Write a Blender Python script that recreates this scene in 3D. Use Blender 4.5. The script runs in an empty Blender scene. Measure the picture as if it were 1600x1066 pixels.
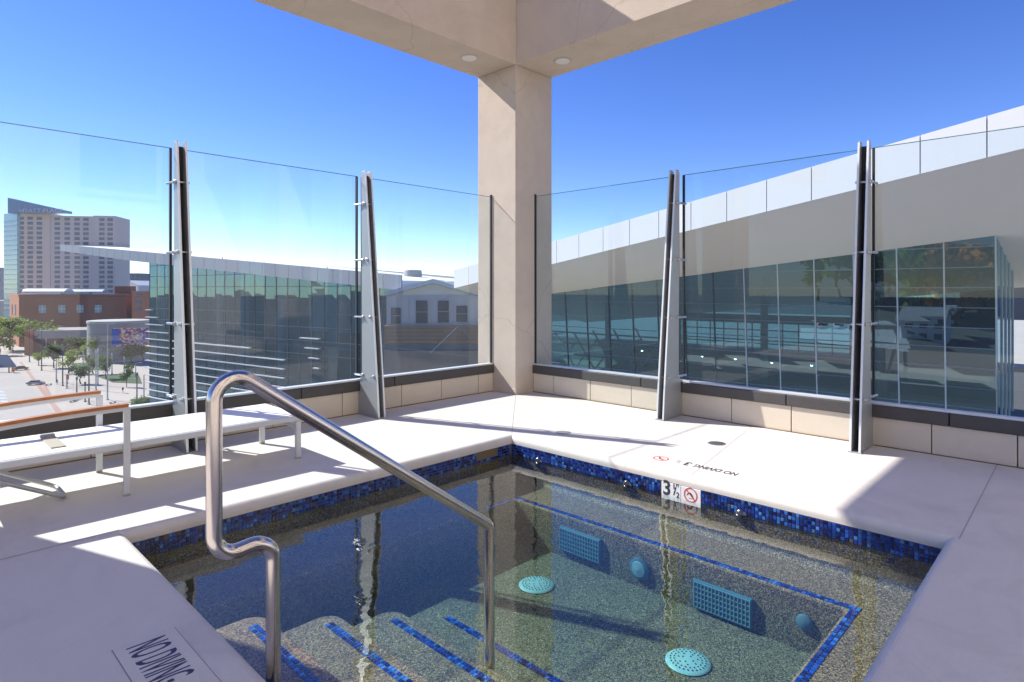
import bpy, math, random
from mathutils import Vector, Matrix
random.seed(7)
rnd = random.uniform
sc = bpy.context.scene
COL = sc.collection

# ------------------------------------------------------------------ camera, sky, sun, exposure
FPX, HY, H = 948.0, 453.0, 1.34               # focal length and horizon row of the photograph (1600 px wide), eye height
YAW = math.atan2(917.0, 948.0)
RT = Vector((math.sin(YAW), -math.cos(YAW), 0))
FW = Vector((math.cos(YAW), math.sin(YAW), 0))
cd = bpy.data.cameras.new('camera'); cam = bpy.data.objects.new('camera', cd); COL.objects.link(cam)
cam.location = (0, 0, H)
cam.rotation_euler = (math.pi/2, 0, math.atan2(FW.y, FW.x) - math.pi/2)
cd.sensor_width = 36; cd.lens = FPX/1600*36; cd.shift_y = -(533-HY)/1600
cd.clip_start = .05; cd.clip_end = 6000
sc.camera = cam
SUN = Vector((.37, -1, -.86)).normalized()     # direction the light travels
elev = math.asin(-SUN.z); az = math.atan2(-SUN.x, -SUN.y)   # azimuth clockwise from +Y
w = bpy.data.worlds.new('World'); sc.world = w; w.use_nodes = True
nt = w.node_tree; nt.nodes.clear()
sky = nt.nodes.new('ShaderNodeTexSky'); sky.sky_type = 'NISHITA'; sky.sun_disc = False
sky.sun_elevation = elev; sky.sun_rotation = az; sky.altitude = 1600; sky.air_density = 1.0; sky.dust_density = .1; sky.ozone_density = 3.0
bg = nt.nodes.new('ShaderNodeBackground'); bg.inputs[1].default_value = .11
wo = nt.nodes.new('ShaderNodeOutputWorld')
hs = nt.nodes.new('ShaderNodeHueSaturation'); hs.inputs['Saturation'].default_value = 1.25; hs.inputs['Hue'].default_value = .521
nt.links.new(sky.outputs[0], hs.inputs['Color']); nt.links.new(hs.outputs[0], bg.inputs[0]); nt.links.new(bg.outputs[0], wo.inputs[0])
sl = bpy.data.lights.new('sun', 'SUN'); sl.energy = 4.6; sl.angle = math.radians(.53); sl.color = (1, .95, .87)
so = bpy.data.objects.new('sun', sl); COL.objects.link(so)
so.rotation_euler = SUN.to_track_quat('-Z', 'Y').to_euler()
sc.view_settings.view_transform = 'Standard'; sc.view_settings.look = 'None'
sc.view_settings.exposure = .93; sc.view_settings.gamma = 1
sc.render.engine = 'CYCLES'
sc.cycles.max_bounces = 10; sc.cycles.transparent_max_bounces = 24; sc.cycles.caustics_reflective = False; sc.cycles.caustics_refractive = False

# ------------------------------------------------------------------ pixel helpers (a pixel is only a direction)
def ray(px, py):
    return RT*((px-800)/FPX) + FW + Vector((0, 0, -(py-HY)/FPX))
O = Vector((0, 0, H))
def at(px, py, t): return O + ray(px, py)*t
def onz(px, py, z): d = ray(px, py); return O + d*((z-H)/d.z)
def onX(px, py, X): d = ray(px, py); return O + d*(X/d.x)
def onY(px, py, Y): d = ray(px, py); return O + d*(Y/d.y)

# ------------------------------------------------------------------ materials
MATS = {}
def mat(name, col, rough=.6, metal=0., var=.0, vscale=3., bump=0., bscale=60., spec=.5, speck=0., sscale=200., stain=0.):
    if name in MATS: return MATS[name]
    m = bpy.data.materials.new(name); m.use_nodes = True; n = m.node_tree.nodes; l = m.node_tree.links
    b = n['Principled BSDF']; b.inputs['Roughness'].default_value = rough; b.inputs['Metallic'].default_value = metal
    b.inputs['Specular IOR Level'].default_value = spec
    b.inputs['Base Color'].default_value = (*col, 1)
    tc = n.new('ShaderNodeTexCoord'); src = None
    def mixin(src, fac, dark):
        mx = n.new('ShaderNodeMix'); mx.data_type = 'RGBA'; mx.blend_type = 'MULTIPLY'
        l.new(fac, mx.inputs[0])
        if src is None: mx.inputs[6].default_value = (*col, 1)
        else: l.new(src, mx.inputs[6])
        mx.inputs[7].default_value = (dark, dark, dark, 1)
        return mx.outputs[2]
    if var:
        t = n.new('ShaderNodeTexNoise'); t.inputs['Scale'].default_value = vscale; t.inputs['Detail'].default_value = 8; t.inputs['Roughness'].default_value = .65
        l.new(tc.outputs['Object'], t.inputs['Vector']); src = mixin(src, t.outputs[0], 1-var*2)
    if speck:
        t = n.new('ShaderNodeTexNoise'); t.inputs['Scale'].default_value = sscale; t.inputs['Detail'].default_value = 2
        l.new(tc.outputs['Object'], t.inputs['Vector'])
        r = n.new('ShaderNodeValToRGB'); r.color_ramp.elements[0].position = .52; r.color_ramp.elements[1].position = .68
        l.new(t.outputs[0], r.inputs[0]); src = mixin(src, r.outputs[0], 1-speck)
    if stain:
        t = n.new('ShaderNodeTexNoise'); t.inputs['Scale'].default_value = 1.3; t.inputs['Detail'].default_value = 10; t.inputs['Roughness'].default_value = .7; t.inputs['Distortion'].default_value = 1.2
        l.new(tc.outputs['Object'], t.inputs['Vector'])
        r = n.new('ShaderNodeValToRGB'); r.color_ramp.elements[0].position = .5; r.color_ramp.elements[1].position = .75
        l.new(t.outputs[0], r.inputs[0]); src = mixin(src, r.outputs[0], 1-stain)
    if src is not None: l.new(src, b.inputs['Base Color'])
    if bump:
        t = n.new('ShaderNodeTexNoise'); t.inputs['Scale'].default_value = bscale; t.inputs['Detail'].default_value = 5
        l.new(tc.outputs['Object'], t.inputs['Vector'])
        bp = n.new('ShaderNodeBump'); bp.inputs['Strength'].default_value = bump; bp.inputs['Distance'].default_value = .01
        l.new(t.outputs[0], bp.inputs['Height']); l.new(bp.outputs[0], b.inputs['Normal'])
    MATS[name] = m; return m

def mat_stucco():
    m = mat('beige_stucco', (.68, .575, .475), .9, var=.16, vscale=1.6, bump=.4, bscale=90, spec=.2, stain=.12)
    n = m.node_tree.nodes; l = m.node_tree.links; b = n['Principled BSDF']
    prev = b.inputs['Base Color'].links[0].from_socket
    tc = n.new('ShaderNodeTexCoord'); nz = n.new('ShaderNodeTexNoise'); nz.inputs['Scale'].default_value = 2.5; nz.inputs['Detail'].default_value = 6
    va = n.new('ShaderNodeMix'); va.data_type = 'RGBA'; va.blend_type = 'ADD'; va.inputs[0].default_value = .35
    l.new(tc.outputs['Object'], nz.inputs['Vector']); l.new(tc.outputs['Object'], va.inputs[6]); l.new(nz.outputs[1], va.inputs[7])
    v = n.new('ShaderNodeTexVoronoi'); v.feature = 'DISTANCE_TO_EDGE'; v.inputs['Scale'].default_value = .38
    l.new(va.outputs[2], v.inputs['Vector'])
    r = n.new('ShaderNodeValToRGB'); r.color_ramp.elements[0].position = 0; r.color_ramp.elements[1].position = .0035
    r.color_ramp.elements[0].color = (.80, .78, .76, 1)
    l.new(v.outputs[0], r.inputs[0])
    mx = n.new('ShaderNodeMix'); mx.data_type = 'RGBA'; mx.blend_type = 'MULTIPLY'; mx.inputs[0].default_value = .8
    l.new(prev, mx.inputs[6]); l.new(r.outputs[0], mx.inputs[7]); l.new(mx.outputs[2], b.inputs['Base Color'])
    return m

def mat_pebble():
    m = bpy.data.materials.new('pebble_plaster'); m.use_nodes = True; n = m.node_tree.nodes; l = m.node_tree.links; b = n['Principled BSDF']
    tc = n.new('ShaderNodeTexCoord'); v = n.new('ShaderNodeTexVoronoi'); v.inputs['Scale'].default_value = 175
    l.new(tc.outputs['Object'], v.inputs['Vector'])
    sp = n.new('ShaderNodeSeparateColor'); l.new(v.outputs['Color'], sp.inputs[0])
    r = n.new('ShaderNodeValToRGB'); r.color_ramp.interpolation = 'CONSTANT'
    cols = [(0, (.07, .04, .02)), (.22, (.27, .155, .07)), (.47, (.38, .235, .11)), (.68, (.15, .095, .05)), (.84, (.48, .32, .17)), (.95, (.62, .47, .30))]
    e = r.color_ramp.elements; e[0].position, e[0].color = 0, (*cols[0][1], 1); e[1].position, e[1].color = cols[1][0], (*cols[1][1], 1)
    for p, c in cols[2:]:
        k = e.new(p); k.color = (*c, 1)
    l.new(sp.outputs[0], r.inputs[0])
    nz = n.new('ShaderNodeTexNoise'); nz.inputs['Scale'].default_value = 3; nz.inputs['Detail'].default_value = 5; l.new(tc.outputs['Object'], nz.inputs['Vector'])
    mx = n.new('ShaderNodeMix'); mx.data_type = 'RGBA'; mx.blend_type = 'MULTIPLY'; l.new(nz.outputs[0], mx.inputs[0]); l.new(r.outputs[0], mx.inputs[6]); mx.inputs[7].default_value = (.60, .54, .46, 1)
    l.new(mx.outputs[2], b.inputs['Base Color']); b.inputs['Roughness'].default_value = .7
    bp = n.new('ShaderNodeBump'); bp.inputs['Strength'].default_value = .4; bp.inputs['Distance'].default_value = .004; l.new(v.outputs['Distance'], bp.inputs['Height']); l.new(bp.outputs[0], b.inputs['Normal'])
    return m

def mat_attr(name, rough=.15, spec=.6):
    m = bpy.data.materials.new(name); m.use_nodes = True; n = m.node_tree.nodes; l = m.node_tree.links; b = n['Principled BSDF']
    a = n.new('ShaderNodeAttribute'); a.attribute_name = 'tint'; l.new(a.outputs['Color'], b.inputs['Base Color'])
    b.inputs['Roughness'].default_value = rough; b.inputs['Specular IOR Level'].default_value = spec
    return m

def mat_glass(name, tint, ior=1.5, gloss=.0, wave=0., wscale=1., coat=(1, 1, 1)):
    m = bpy.data.materials.new(name); m.use_nodes = True; n = m.node_tree.nodes; l = m.node_tree.links
    n.remove(n['Principled BSDF']); out = n['Material Output']
    tr = n.new('ShaderNodeBsdfTransparent'); tr.inputs[0].default_value = (*tint, 1)
    gl = n.new('ShaderNodeBsdfGlossy'); gl.inputs['Roughness'].default_value = gloss; gl.inputs[0].default_value = (*coat, 1)
    f0 = ((ior-1)/(ior+1))**2                    # Schlick reflectance, the same from both sides of the sheet
    ge = n.new('ShaderNodeNewGeometry'); dp = n.new('ShaderNodeVectorMath'); dp.operation = 'DOT_PRODUCT'
    l.new(ge.outputs['Incoming'], dp.inputs[0]); l.new(ge.outputs['Normal'], dp.inputs[1])
    def mth(op, a, b=None):
        q = n.new('ShaderNodeMath'); q.operation = op
        for k, v in enumerate((a, b)):
            if v is None: continue
            if isinstance(v, (int, float)): q.inputs[k].default_value = v
            else: l.new(v, q.inputs[k])
        return q.outputs[0]
    fr = mth('ADD', mth('MULTIPLY', mth('POWER', mth('SUBTRACT', 1.0, mth('ABSOLUTE', dp.outputs['Value'])), 5.0), 1-f0), f0)
    mx = n.new('ShaderNodeMixShader')
    l.new(fr, mx.inputs[0]); l.new(tr.outputs[0], mx.inputs[1]); l.new(gl.outputs[0], mx.inputs[2]); l.new(mx.outputs[0], out.inputs[0])
    if wave:
        tc = n.new('ShaderNodeTexCoord'); t = n.new('ShaderNodeTexNoise'); t.inputs['Scale'].default_value = wscale; t.inputs['Detail'].default_value = 3
        l.new(tc.outputs['Object'], t.inputs['Vector'])
        bp = n.new('ShaderNodeBump'); bp.inputs['Strength'].default_value = wave; bp.inputs['Distance'].default_value = .02
        l.new(t.outputs[0], bp.inputs['Height']); l.new(bp.outputs[0], gl.inputs['Normal'])
    return m

M_DECK = mat('deck_coating', (.74, .69, .63), .85, var=.07, vscale=2.2, bump=.35, bscale=260, spec=.25, speck=.16, sscale=420, stain=.15)
M_STUC = mat_stucco()
M_PEB = mat_pebble()
M_TILE = mat_attr('glass_mosaic', .12, .7)
M_GROUT = mat('tile_grout', (.12, .11, .11), .9)
M_STONE = mat('cream_stone', (.66, .58, .47), .8, var=.08, vscale=4, bump=.1, bscale=150, speck=.08)
M_JOINT = mat('dark_joint', (.16, .12, .09), .9)
M_SILL = mat('dark_bronze_sill', (.075, .068, .066), .55, var=.2, vscale=9, bump=.15, bscale=80)
M_ALU = mat('grey_painted_steel', (.40, .415, .425), .45, metal=.35, var=.08, vscale=5)
M_ALUW = mat('pale_channel', (.68, .70, .72), .4, metal=.2)
M_DARK = mat('black_gasket', (.018, .018, .02), .7)
M_SS = mat('brushed_stainless', (.64, .59, .55), .19, metal=1., var=.06, vscale=14, bump=.03, bscale=300)
M_BOLT = mat('zinc_bolt', (.6, .6, .6), .3, metal=.9)
M_WHITE = mat('white_sling', (.80, .79, .80), .8, bump=.15, bscale=500)
M_WOOD = mat('teak', (.52, .19, .05), .5, var=.3, vscale=12)
M_GLASS = mat_glass('windscreen_glass', (.86, .93, .94), 1.50)
def dust_haze(m, amount):  # pale dust film that also imitates hazy reflections in the glass
    n = m.node_tree.nodes; l = m.node_tree.links; out = n['Material Output']; prev = out.inputs[0].links[0].from_socket
    tc = n.new('ShaderNodeTexCoord'); mp = n.new('ShaderNodeMapping'); mp.inputs['Scale'].default_value = (3, 3, .5); t = n.new('ShaderNodeTexNoise'); t.inputs['Scale'].default_value = 1.6; t.inputs['Detail'].default_value = 9; t.inputs['Roughness'].default_value = .7
    r = n.new('ShaderNodeValToRGB'); r.color_ramp.elements[0].position = .35; r.color_ramp.elements[0].color = (amount*.3,)*3+(1,); r.color_ramp.elements[1].position = .75; r.color_ramp.elements[1].color = (amount,)*3+(1,)
    tl = n.new('ShaderNodeBsdfTranslucent'); tl.inputs[0].default_value = (.8, .85, .9, 1); mx = n.new('ShaderNodeMixShader')
    l.new(tc.outputs['Object'], mp.inputs[0]); l.new(mp.outputs[0], t.inputs['Vector']); l.new(t.outputs[0], r.inputs[0]); l.new(r.outputs[0], mx.inputs[0]); l.new(prev, mx.inputs[1]); l.new(tl.outputs[0], mx.inputs[2]); l.new(mx.outputs[0], out.inputs[0])
dust_haze(M_GLASS, .028)
M_WATER = mat_glass('pool_water', (.90, .96, .98), 1.8, 0., .11, 5.)
_n = M_WATER.node_tree.nodes; _v = _n.new('ShaderNodeVolumeAbsorption'); _v.inputs['Color'].default_value = (.40, .80, .88, 1); _v.inputs['Density'].default_value = .9
M_WATER.node_tree.links.new(_v.outputs[0], _n['Material Output'].inputs['Volume'])
M_TEAL = mat('teal_plastic', (.52, .72, .66), .5, var=.25, vscale=25)
M_TEAL2 = mat('weathered_teal', (.27, .42, .45), .6, var=.3, vscale=30)
M_BLACKP = mat('black_paint', (.03, .03, .045), .6)
M_REDP = mat('red_paint', (.62, .05, .05), .5)
M_SIGN = mat('white_ceramic', (.82, .82, .80), .2)
M_FASC = mat('white_metal_panel', (.66, .66, .66), .5, metal=.0, var=.03, vscale=.4)
M_SOFF = mat('grey_soffit', (.78, .74, .71), .8, var=.04, vscale=.3)
M_PANE = mat_glass('teal_curtain_glass', (.10, .27, .34), 3.2, coat=(.55, .80, .93))
M_MULL = mat('dark_mullion', (.05, .075, .10), .5)
M_MULLT = mat('slate_transom', (.12, .17, .21), .5)
M_MULLP = mat('pale_mullion', (.42, .50, .55), .5)
M_CONC = mat('pale_concrete', (.50, .47, .42), .85, var=.12, vscale=.15)
M_TANROOF = mat('tan_roof', (.36, .31, .25), .9, var=.15, vscale=.2)

# ------------------------------------------------------------------ mesh helpers
class MB:
    def __init__(s): s.v = []; s.f = []; s.c = []
    def quad(s, *p, c=None):
        i = len(s.v); s.v += [Vector(q) for q in p]; s.f.append(tuple(range(i, i+len(p)))); s.c.append(c); return s
    def box(s, x0, x1, y0, y1, z0, z1, c=None, M=None):
        i = len(s.v)
        P = [Vector((x, y, z)) for z in (z0, z1) for x, y in ((x0, y0), (x1, y0), (x1, y1), (x0, y1))]
        if M: P = [M @ p for p in P]
        s.v += P
        for f in ((3, 2, 1, 0), (4, 5, 6, 7), (0, 1, 5, 4), (1, 2, 6, 5), (2, 3, 7, 6), (3, 0, 4, 7)):
            s.f.append(tuple(i+k for k in f)); s.c.append(c)
        return s
    def prism(s, pts, off, c=None):
        i = len(s.v); n = len(pts); off = Vector(off); pts = [Vector(p) for p in pts]
        s.v += pts + [p+off for p in pts]
        s.f.append(tuple(i+k for k in reversed(range(n)))); s.f.append(tuple(i+n+k for k in range(n))); s.c += [c, c]
        for k in range(n):
            s.f.append((i+k, i+(k+1) % n, i+n+(k+1) % n, i+n+k)); s.c.append(c)
        return s
    def tube(s, path, r, n=12, cap=True, c=None):
        path = [Vector(p) for p in path]; base = len(s.v); up = None
        rr = r if isinstance(r, (list, tuple)) else [r]*len(path)
        for k, p in enumerate(path):
            d = (path[min(k+1, len(path)-1)] - path[max(k-1, 0)]).normalized()
            if up is None:
                a = Vector((0, 0, 1)) if abs(d.z) < .9 else Vector((1, 0, 0)); up = d.cross(a).normalized()
            up = (up - d*up.dot(d)).normalized(); q = d.cross(up)
            for j in range(n):
                t = 2*math.pi*j/n; s.v.append(p + (up*math.cos(t)+q*math.sin(t))*rr[k])
        for k in range(len(path)-1):
            for j in range(n):
                a = base+k*n+j; b = base+k*n+(j+1) % n; s.f.append((a, b, b+n, a+n)); s.c.append(c)
        if cap:
            s.f.append(tuple(base+j for j in reversed(range(n)))); s.f.append(tuple(base+(len(path)-1)*n+j for j in range(n))); s.c += [c, c]
        return s
    def lathe(s, ctr, axis, prof, n=24, c=None):
        axis = Vector(axis).normalized(); a = Vector((0, 0, 1)) if abs(axis.z) < .9 else Vector((1, 0, 0))
        u = axis.cross(a).normalized(); v = axis.cross(u); ctr = Vector(ctr); base = len(s.v)
        for (r, h) in prof:
            for j in range(n):
                t = 2*math.pi*j/n; s.v.append(ctr+axis*h+(u*math.cos(t)+v*math.sin(t))*r)
        for k in range(len(prof)-1):
            for j in range(n):
                a = base+k*n+j; b = base+k*n+(j+1) % n; s.f.append((a, b, b+n, a+n)); s.c.append(c)
        s.f.append(tuple(base+j for j in reversed(range(n)))); s.f.append(tuple(base+(len(prof)-1)*n+j for j in range(n))); s.c += [c, c]
        return s
    def build(s, name, m, parent=None, smooth=False, bevel=0, base=None):
        off = wl(parent) if parent is not None else Vector((0, 0, 0))
        me = bpy.data.meshes.new(name); me.from_pydata([tuple(p-off) for p in s.v], [], s.f); me.materials.append(m)
        if any(c is not None for c in s.c):
            a = me.attributes.new('tint', 'FLOAT_COLOR', 'FACE')
            for k, c in enumerate(s.c): a.data[k].color = (*(c or (.5, .5, .5)), 1)
        if smooth:
            me.shade_smooth()
            if hasattr(me, 'set_sharp_from_angle'): me.set_sharp_from_angle(angle=math.radians(40))
        me.update()
        o = bpy.data.objects.new(name, me); COL.objects.link(o)
        if parent is not None: o.parent = parent
        if bevel:
            b = o.modifiers.new('bevel', 'BEVEL'); b.width = bevel; b.segments = 2; b.limit_method = 'ANGLE'
        return o
def wl(o):
    p = Vector(o.location)
    while o.parent: o = o.parent; p = p + Vector(o.location)
    return p
def tag(o, label, cat, group=None, kind=None):
    if label: o['label'] = label
    if cat: o['category'] = cat
    if group: o['group'] = group
    if kind: o['kind'] = kind
    return o
def thing(name, label, cat, loc, group=None, rz=0):
    o = bpy.data.objects.new(name, None); o.empty_display_size = .2; COL.objects.link(o); o.location = loc; o.rotation_euler.z = rz
    return tag(o, label, cat, group)
def structure(o): o['kind'] = 'structure'; return o
def link_copy(src, parent, loc=None, rz=None):
    c = src.copy(); COL.objects.link(c); c.parent = parent
    if loc is not None: c.location = loc
    if rz is not None: c.rotation_euler.z = rz
    return c
def copy_tree(o, parent=None):
    c = o.copy(); COL.objects.link(c); c.parent = parent
    for ch in list(o.children): copy_tree(ch, c)
    return c
def arc_path(pts, r, seg=8):
    pts = [Vector(p) for p in pts]; out = [pts[0]]
    for i in range(1, len(pts)-1):
        a = (pts[i-1]-pts[i]); b = (pts[i+1]-pts[i]); ang = a.angle(b); rr = r[i-1] if isinstance(r, list) else r
        d = rr/math.tan(ang/2); a = a.normalized(); b = b.normalized()
        c = pts[i] + (a+b).normalized()*(rr/math.sin(ang/2)); s = pts[i]+a*d-c; e = pts[i]+b*d-c
        tot = s.angle(e); ax = s.cross(e).normalized()
        for k in range(seg+1): out.append(c + Matrix.Rotation(tot*k/seg, 3, ax) @ s)
    out.append(pts[-1]); return out
def text_mesh(txt, size, sx=1., bold=0.):
    cu = bpy.data.curves.new('lettering', 'FONT'); cu.body = txt; cu.size = size; cu.align_x = 'LEFT'; cu.offset = bold; cu.extrude = .0008; cu.resolution_u = 3
    o = bpy.data.objects.new('lettering', cu); COL.objects.link(o)
    dg = bpy.context.evaluated_depsgraph_get(); dg.update(); me = bpy.data.meshes.new_from_object(o.evaluated_get(dg))
    bpy.data.objects.remove(o)
    for v in me.vertices: v.co.x *= sx
    return me
def lettering(name, txt, size, M, m, parent, sx=1., bold=0.):
    me = text_mesh(txt, size, sx, bold); me.materials.clear(); me.materials.append(m)
    off = wl(parent) if parent else Vector((0, 0, 0))
    me.transform(Matrix.Translation(-off) @ M)
    o = bpy.data.objects.new(name, me); COL.objects.link(o); o.parent = parent; return o
def frame(o, x, y):   # matrix whose text-right is x, text-up is y
    x = Vector(x).normalized(); y = Vector(y).normalized(); z = x.cross(y)
    return Matrix(((x.x, y.x, z.x, o[0]), (x.y, y.y, z.y, o[1]), (x.z, y.z, z.z, o[2]), (0, 0, 0, 1)))

GZ = -29.0   # street level below the roof deck

# ================================================================== THE ROOF DECK AND POOL
PX0, PX1, PY0, PY1 = .93, 4.0, .60, 3.87     # pool opening
CX0, CX1, CY0, CY1 = 5.60, 6.31, 5.35, 6.06  # corner column
YL, XR = 5.76, 5.93                           # inner faces of the two parapet curbs
ZW = -.168                                    # water level
def ring(d): return [(PX0-d, PY0-d), (PX1+d, PY0-d), (PX1+d, PY1+d), (PX0-d, PY1+d)]
b = MB(); prof = [(.02, -.0705), (.0, -.0705), (-.0, -.05)] + [(.05-.05*math.cos(t), -.05+.05*math.sin(t)) for t in [math.pi/2*k/6 for k in range(1, 7)]] + [(.30, 0.), (1.2, 0.)]
rows = []
for d, z in prof: rows.append([Vector((x, y, z)) for x, y in ring(d)])
rows.append([Vector(p) for p in ((-4, -4, 0), (6.6, -4, 0), (6.6, 6.6, 0), (-4, 6.6, 0))])
for a, c in zip(rows, rows[1:]):
    for k in range(4): b.quad(a[k], a[(k+1) % 4], c[(k+1) % 4], c[k])
deck = structure(b.build('pool_deck', M_DECK, smooth=True))
def strip(p, q, wdt, z, m, name, parent):
    p = Vector(p); q = Vector(q); d = (q-p).normalized(); s = Vector((-d.y, d.x, 0))*wdt/2; u = Vector((0, 0, z))
    return MB().quad(p-s+u, q-s+u, q+s+u, p+s+u).build(name, m, parent)
M_SEAM = mat('deck_seam', (.40, .36, .33), .9)
strip((PX1+.06, PY1+.06, 0), (CX0, CY0, 0), .006, .0012, M_SEAM, 'control_joint', deck)
strip((PX1+.06, 2.12, 0), (XR, 2.45, 0), .006, .0012, M_SEAM, 'control_joint', deck)
strip((PX0-.02, PY1+.06, 0), (-1.5, PY1+.0, 0), .012, .0012, M_SEAM, 'control_joint', deck)
strip((PX1+.02, PY0-.06, 0), (XR, PY0-.04, 0), .006, .0012, M_SEAM, 'control_joint', deck)

# pool basin: walls, benches, floor and steps in pebble plaster (levels as they appear through the water)
ZB, ZF = -.38, -.70
BX, BYN, BYF = 3.60, .98, 3.47               # bench edges: right, near, far
wx0, wx1, wy0, wy1 = PX0-.012, PX1+.012, PY0-.012, PY1+.012
b = MB()
for (p, q) in (((wx0, wy0), (wx1, wy0)), ((wx1, wy0), (wx1, wy1)), ((wx1, wy1), (wx0, wy1)), ((wx0, wy1), (wx0, wy0))):
    b.quad((*p, ZF-.05), (*q, ZF-.05), (*q, -.0715), (*p, -.0715))
b.quad((wx0, wy0, ZF), (wx1, wy0, ZF), (wx1, wy1, ZF), (wx0, wy1, ZF))
pool = structure(b.build('pool_basin', M_PEB))
bench = MB()
L = [(wx0, wy1), (wx1, wy1), (wx1, wy0), (2.3, wy0), (2.3, BYN), (BX, BYN), (BX, BYF), (wx0, BYF)]
bench.v = []
bench.prism([(x, y, ZF-.02) for x, y in reversed(L)], (0, 0, ZB-ZF+.02))
bench.build('bench', M_PEB, pool, bevel=.015)
# cove between bench and wall
cv = MB(); cv.prism([(wx1, wy0, ZB), (wx1-.035, wy0, ZB), (wx1, wy0, ZB+.035)], (0, wy1-wy0, 0)); cv.build('cove', M_PEB, pool)
STY = 2.93
stepX = []; stepZ = []
for (px, py) in ((395, 960), (515, 957), (612, 951), (695, 949)):
    p = onY(px, py, STY); stepX.append(p.x); stepZ.append(p.z)
print('steps', [round(v, 3) for v in stepX], [round(v, 3) for v in stepZ])
stepX = [1.27, 1.66, 2.05, 2.44]; stepZ = [min(z, ZW-.03) for z in stepZ]
for k in range(4):
    x1 = stepX[k]; xa = wx0; r = .10
    pts = [(xa, wy0+.003), (x1, wy0+.003)] + [(x1-r+r*math.cos(t), STY-r+r*math.sin(t)) for t in [math.pi/2*j/6 for j in range(7)]] + [(xa, STY)]
    s_ = MB().prism([(x, y+.002*k, ZF-.01) for x, y in pts], (0, 0, stepZ[k]-ZF+.01)).build('step', M_PEB, pool, bevel=.012)

BLUES = [(.012, .03, .25), (.02, .07, .42), (.03, .12, .58), (.06, .22, .72), (.015, .02, .12), (.05, .06, .30), (.10, .30, .75), (.02, .05, .33), (.03, .10, .5)]
def mosaic(bm, o, u, v, nu, nv, pitch=.0235, gap=.0035, th=.004, skip=None):
    o = Vector(o); u = Vector(u).normalized(); v = Vector(v).normalized(); n = u.cross(v)
    for i in range(nu):
        for j in range(nv):
            if skip and skip(i*pitch, j*pitch): continue
            c = random.choice(BLUES); k = rnd(.35, .8); c = tuple(min(1, x*k) for x in c)
            if random.random() < .025: c = (.10, .075, .07)
            h = th+rnd(-.0008, .0008)
            a = o+u*(i*pitch+gap/2)+v*(j*pitch+gap/2); e = pitch-gap
            A = [a, a+u*e, a+u*e+v*e, a+v*e]; B = [p+n*h + (u*(.0015 if q in (0, 3) else -.0015)) + v*(.0015 if q < 2 else -.0015) for q, p in enumerate(A)]
            i0 = len(bm.v); bm.v += A+B
            for f in ((4, 5, 6, 7), (0, 1, 5, 4), (1, 2, 6, 5), (2, 3, 7, 6), (3, 0, 4, 7)): bm.f.append(tuple(i0+q for q in f)); bm.c.append(c)
def stuff_part(o): o['kind'] = 'stuff'; return o
SY0 = onX(1098, 765, PX1+.025).y; SY1 = onX(1037, 752, PX1+.025).y; SYM = onX(1067, 758, PX1+.025).y
print('sign', SY0, SYM, SY1)
zt, nr = -.0725, 4
zlow = zt - nr*.0235-.001; pitch = .0235
def band(axis):
    bm = MB(); gb = MB()
    if axis == 'right':
        n = int((wy1-wy0-.03)/pitch); y1 = wy1-.014
        mosaic(bm, (wx1-.010, y1, zlow), (0, -1, 0), (0, 0, 1), n, nr, skip=lambda a, c: SY0-.012 < y1-a-.013 < SY1+.012)
        gb.box(wx1-.010, wx1-.0005, wy0+.001, wy1-.001, zlow-.002, zt)
    elif axis == 'far':
        n = int((wx1-wx0-.03)/pitch)
        mosaic(bm, (wx0+.01, wy1-.010, zlow), (1, 0, 0), (0, 0, 1), n, nr, skip=lambda a, c: 3.55 < wx0+.01+a < 3.80 and c > .02)
        gb.box(wx0+.001, wx1-.012, wy1-.010, wy1-.0005, zlow-.002, zt)
    elif axis == 'near':
        n = int((wx1-wx0-.03)/pitch)
        mosaic(bm, (wx1-.02, wy0+.010, zlow), (-1, 0, 0), (0, 0, 1), n, nr); gb.box(wx0+.001, wx1-.012, wy0+.0005, wy0+.010, zlow-.002, zt)
    else:
        n = int((wy1-wy0-.06)/pitch)
        mosaic(bm, (wx0+.010, wy0+.03, zlow), (0, 1, 0), (0, 0, 1), n, nr); gb.box(wx0+.0005, wx0+.010, wy0+.012, wy1-.012, zlow-.002, zt)
    g = gb.build('grout_bed', M_GROUT, pool); stuff_part(bm.build('mosaic_band', M_TILE, pool))
for a in ('right', 'far', 'near', 'left'): band(a)
# mosaic nosing strips on bench edge and steps
bm = MB()
mosaic(bm, (BX+.012, BYF-.0, ZB+.0005), (0, -1, 0), (1, 0, 0), int((BYF-BYN)/pitch)+2, 2)
mosaic(bm, (2.32, BYN-.064, ZB+.0006), (1, 0, 0), (0, 1, 0), int((BX+.064-2.32)/pitch), 2)
mosaic(bm, (BX+.0, BYF+.012, ZB+.0006), (-1, 0, 0), (0, -1, 0), 14, 2)
stuff_part(bm.build('bench_mosaic_strip', M_TILE, pool))
for k in range(4):
    bm = MB(); mosaic(bm, (stepX[k]-.105, STY-.10, stepZ[k]+.0006), (0, -1, 0), (1, 0, 0), 84, 2)
    stuff_part(bm.build('step_mosaic_strip', M_TILE, pool))
# skimmer opening in the far wall
MB().box(3.56, 3.79, wy1-.0125, wy1+.0, zlow+.028, zt-.001).build('skimmer_opening', mat('skimmer_tan', (.16, .12, .07), .8), pool)

# water sheet
wtr = structure(MB().box(wx0+.002, wx1-.011, wy0+.011, wy1-.011, ZF-.03, ZW).build('water', M_WATER))

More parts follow.
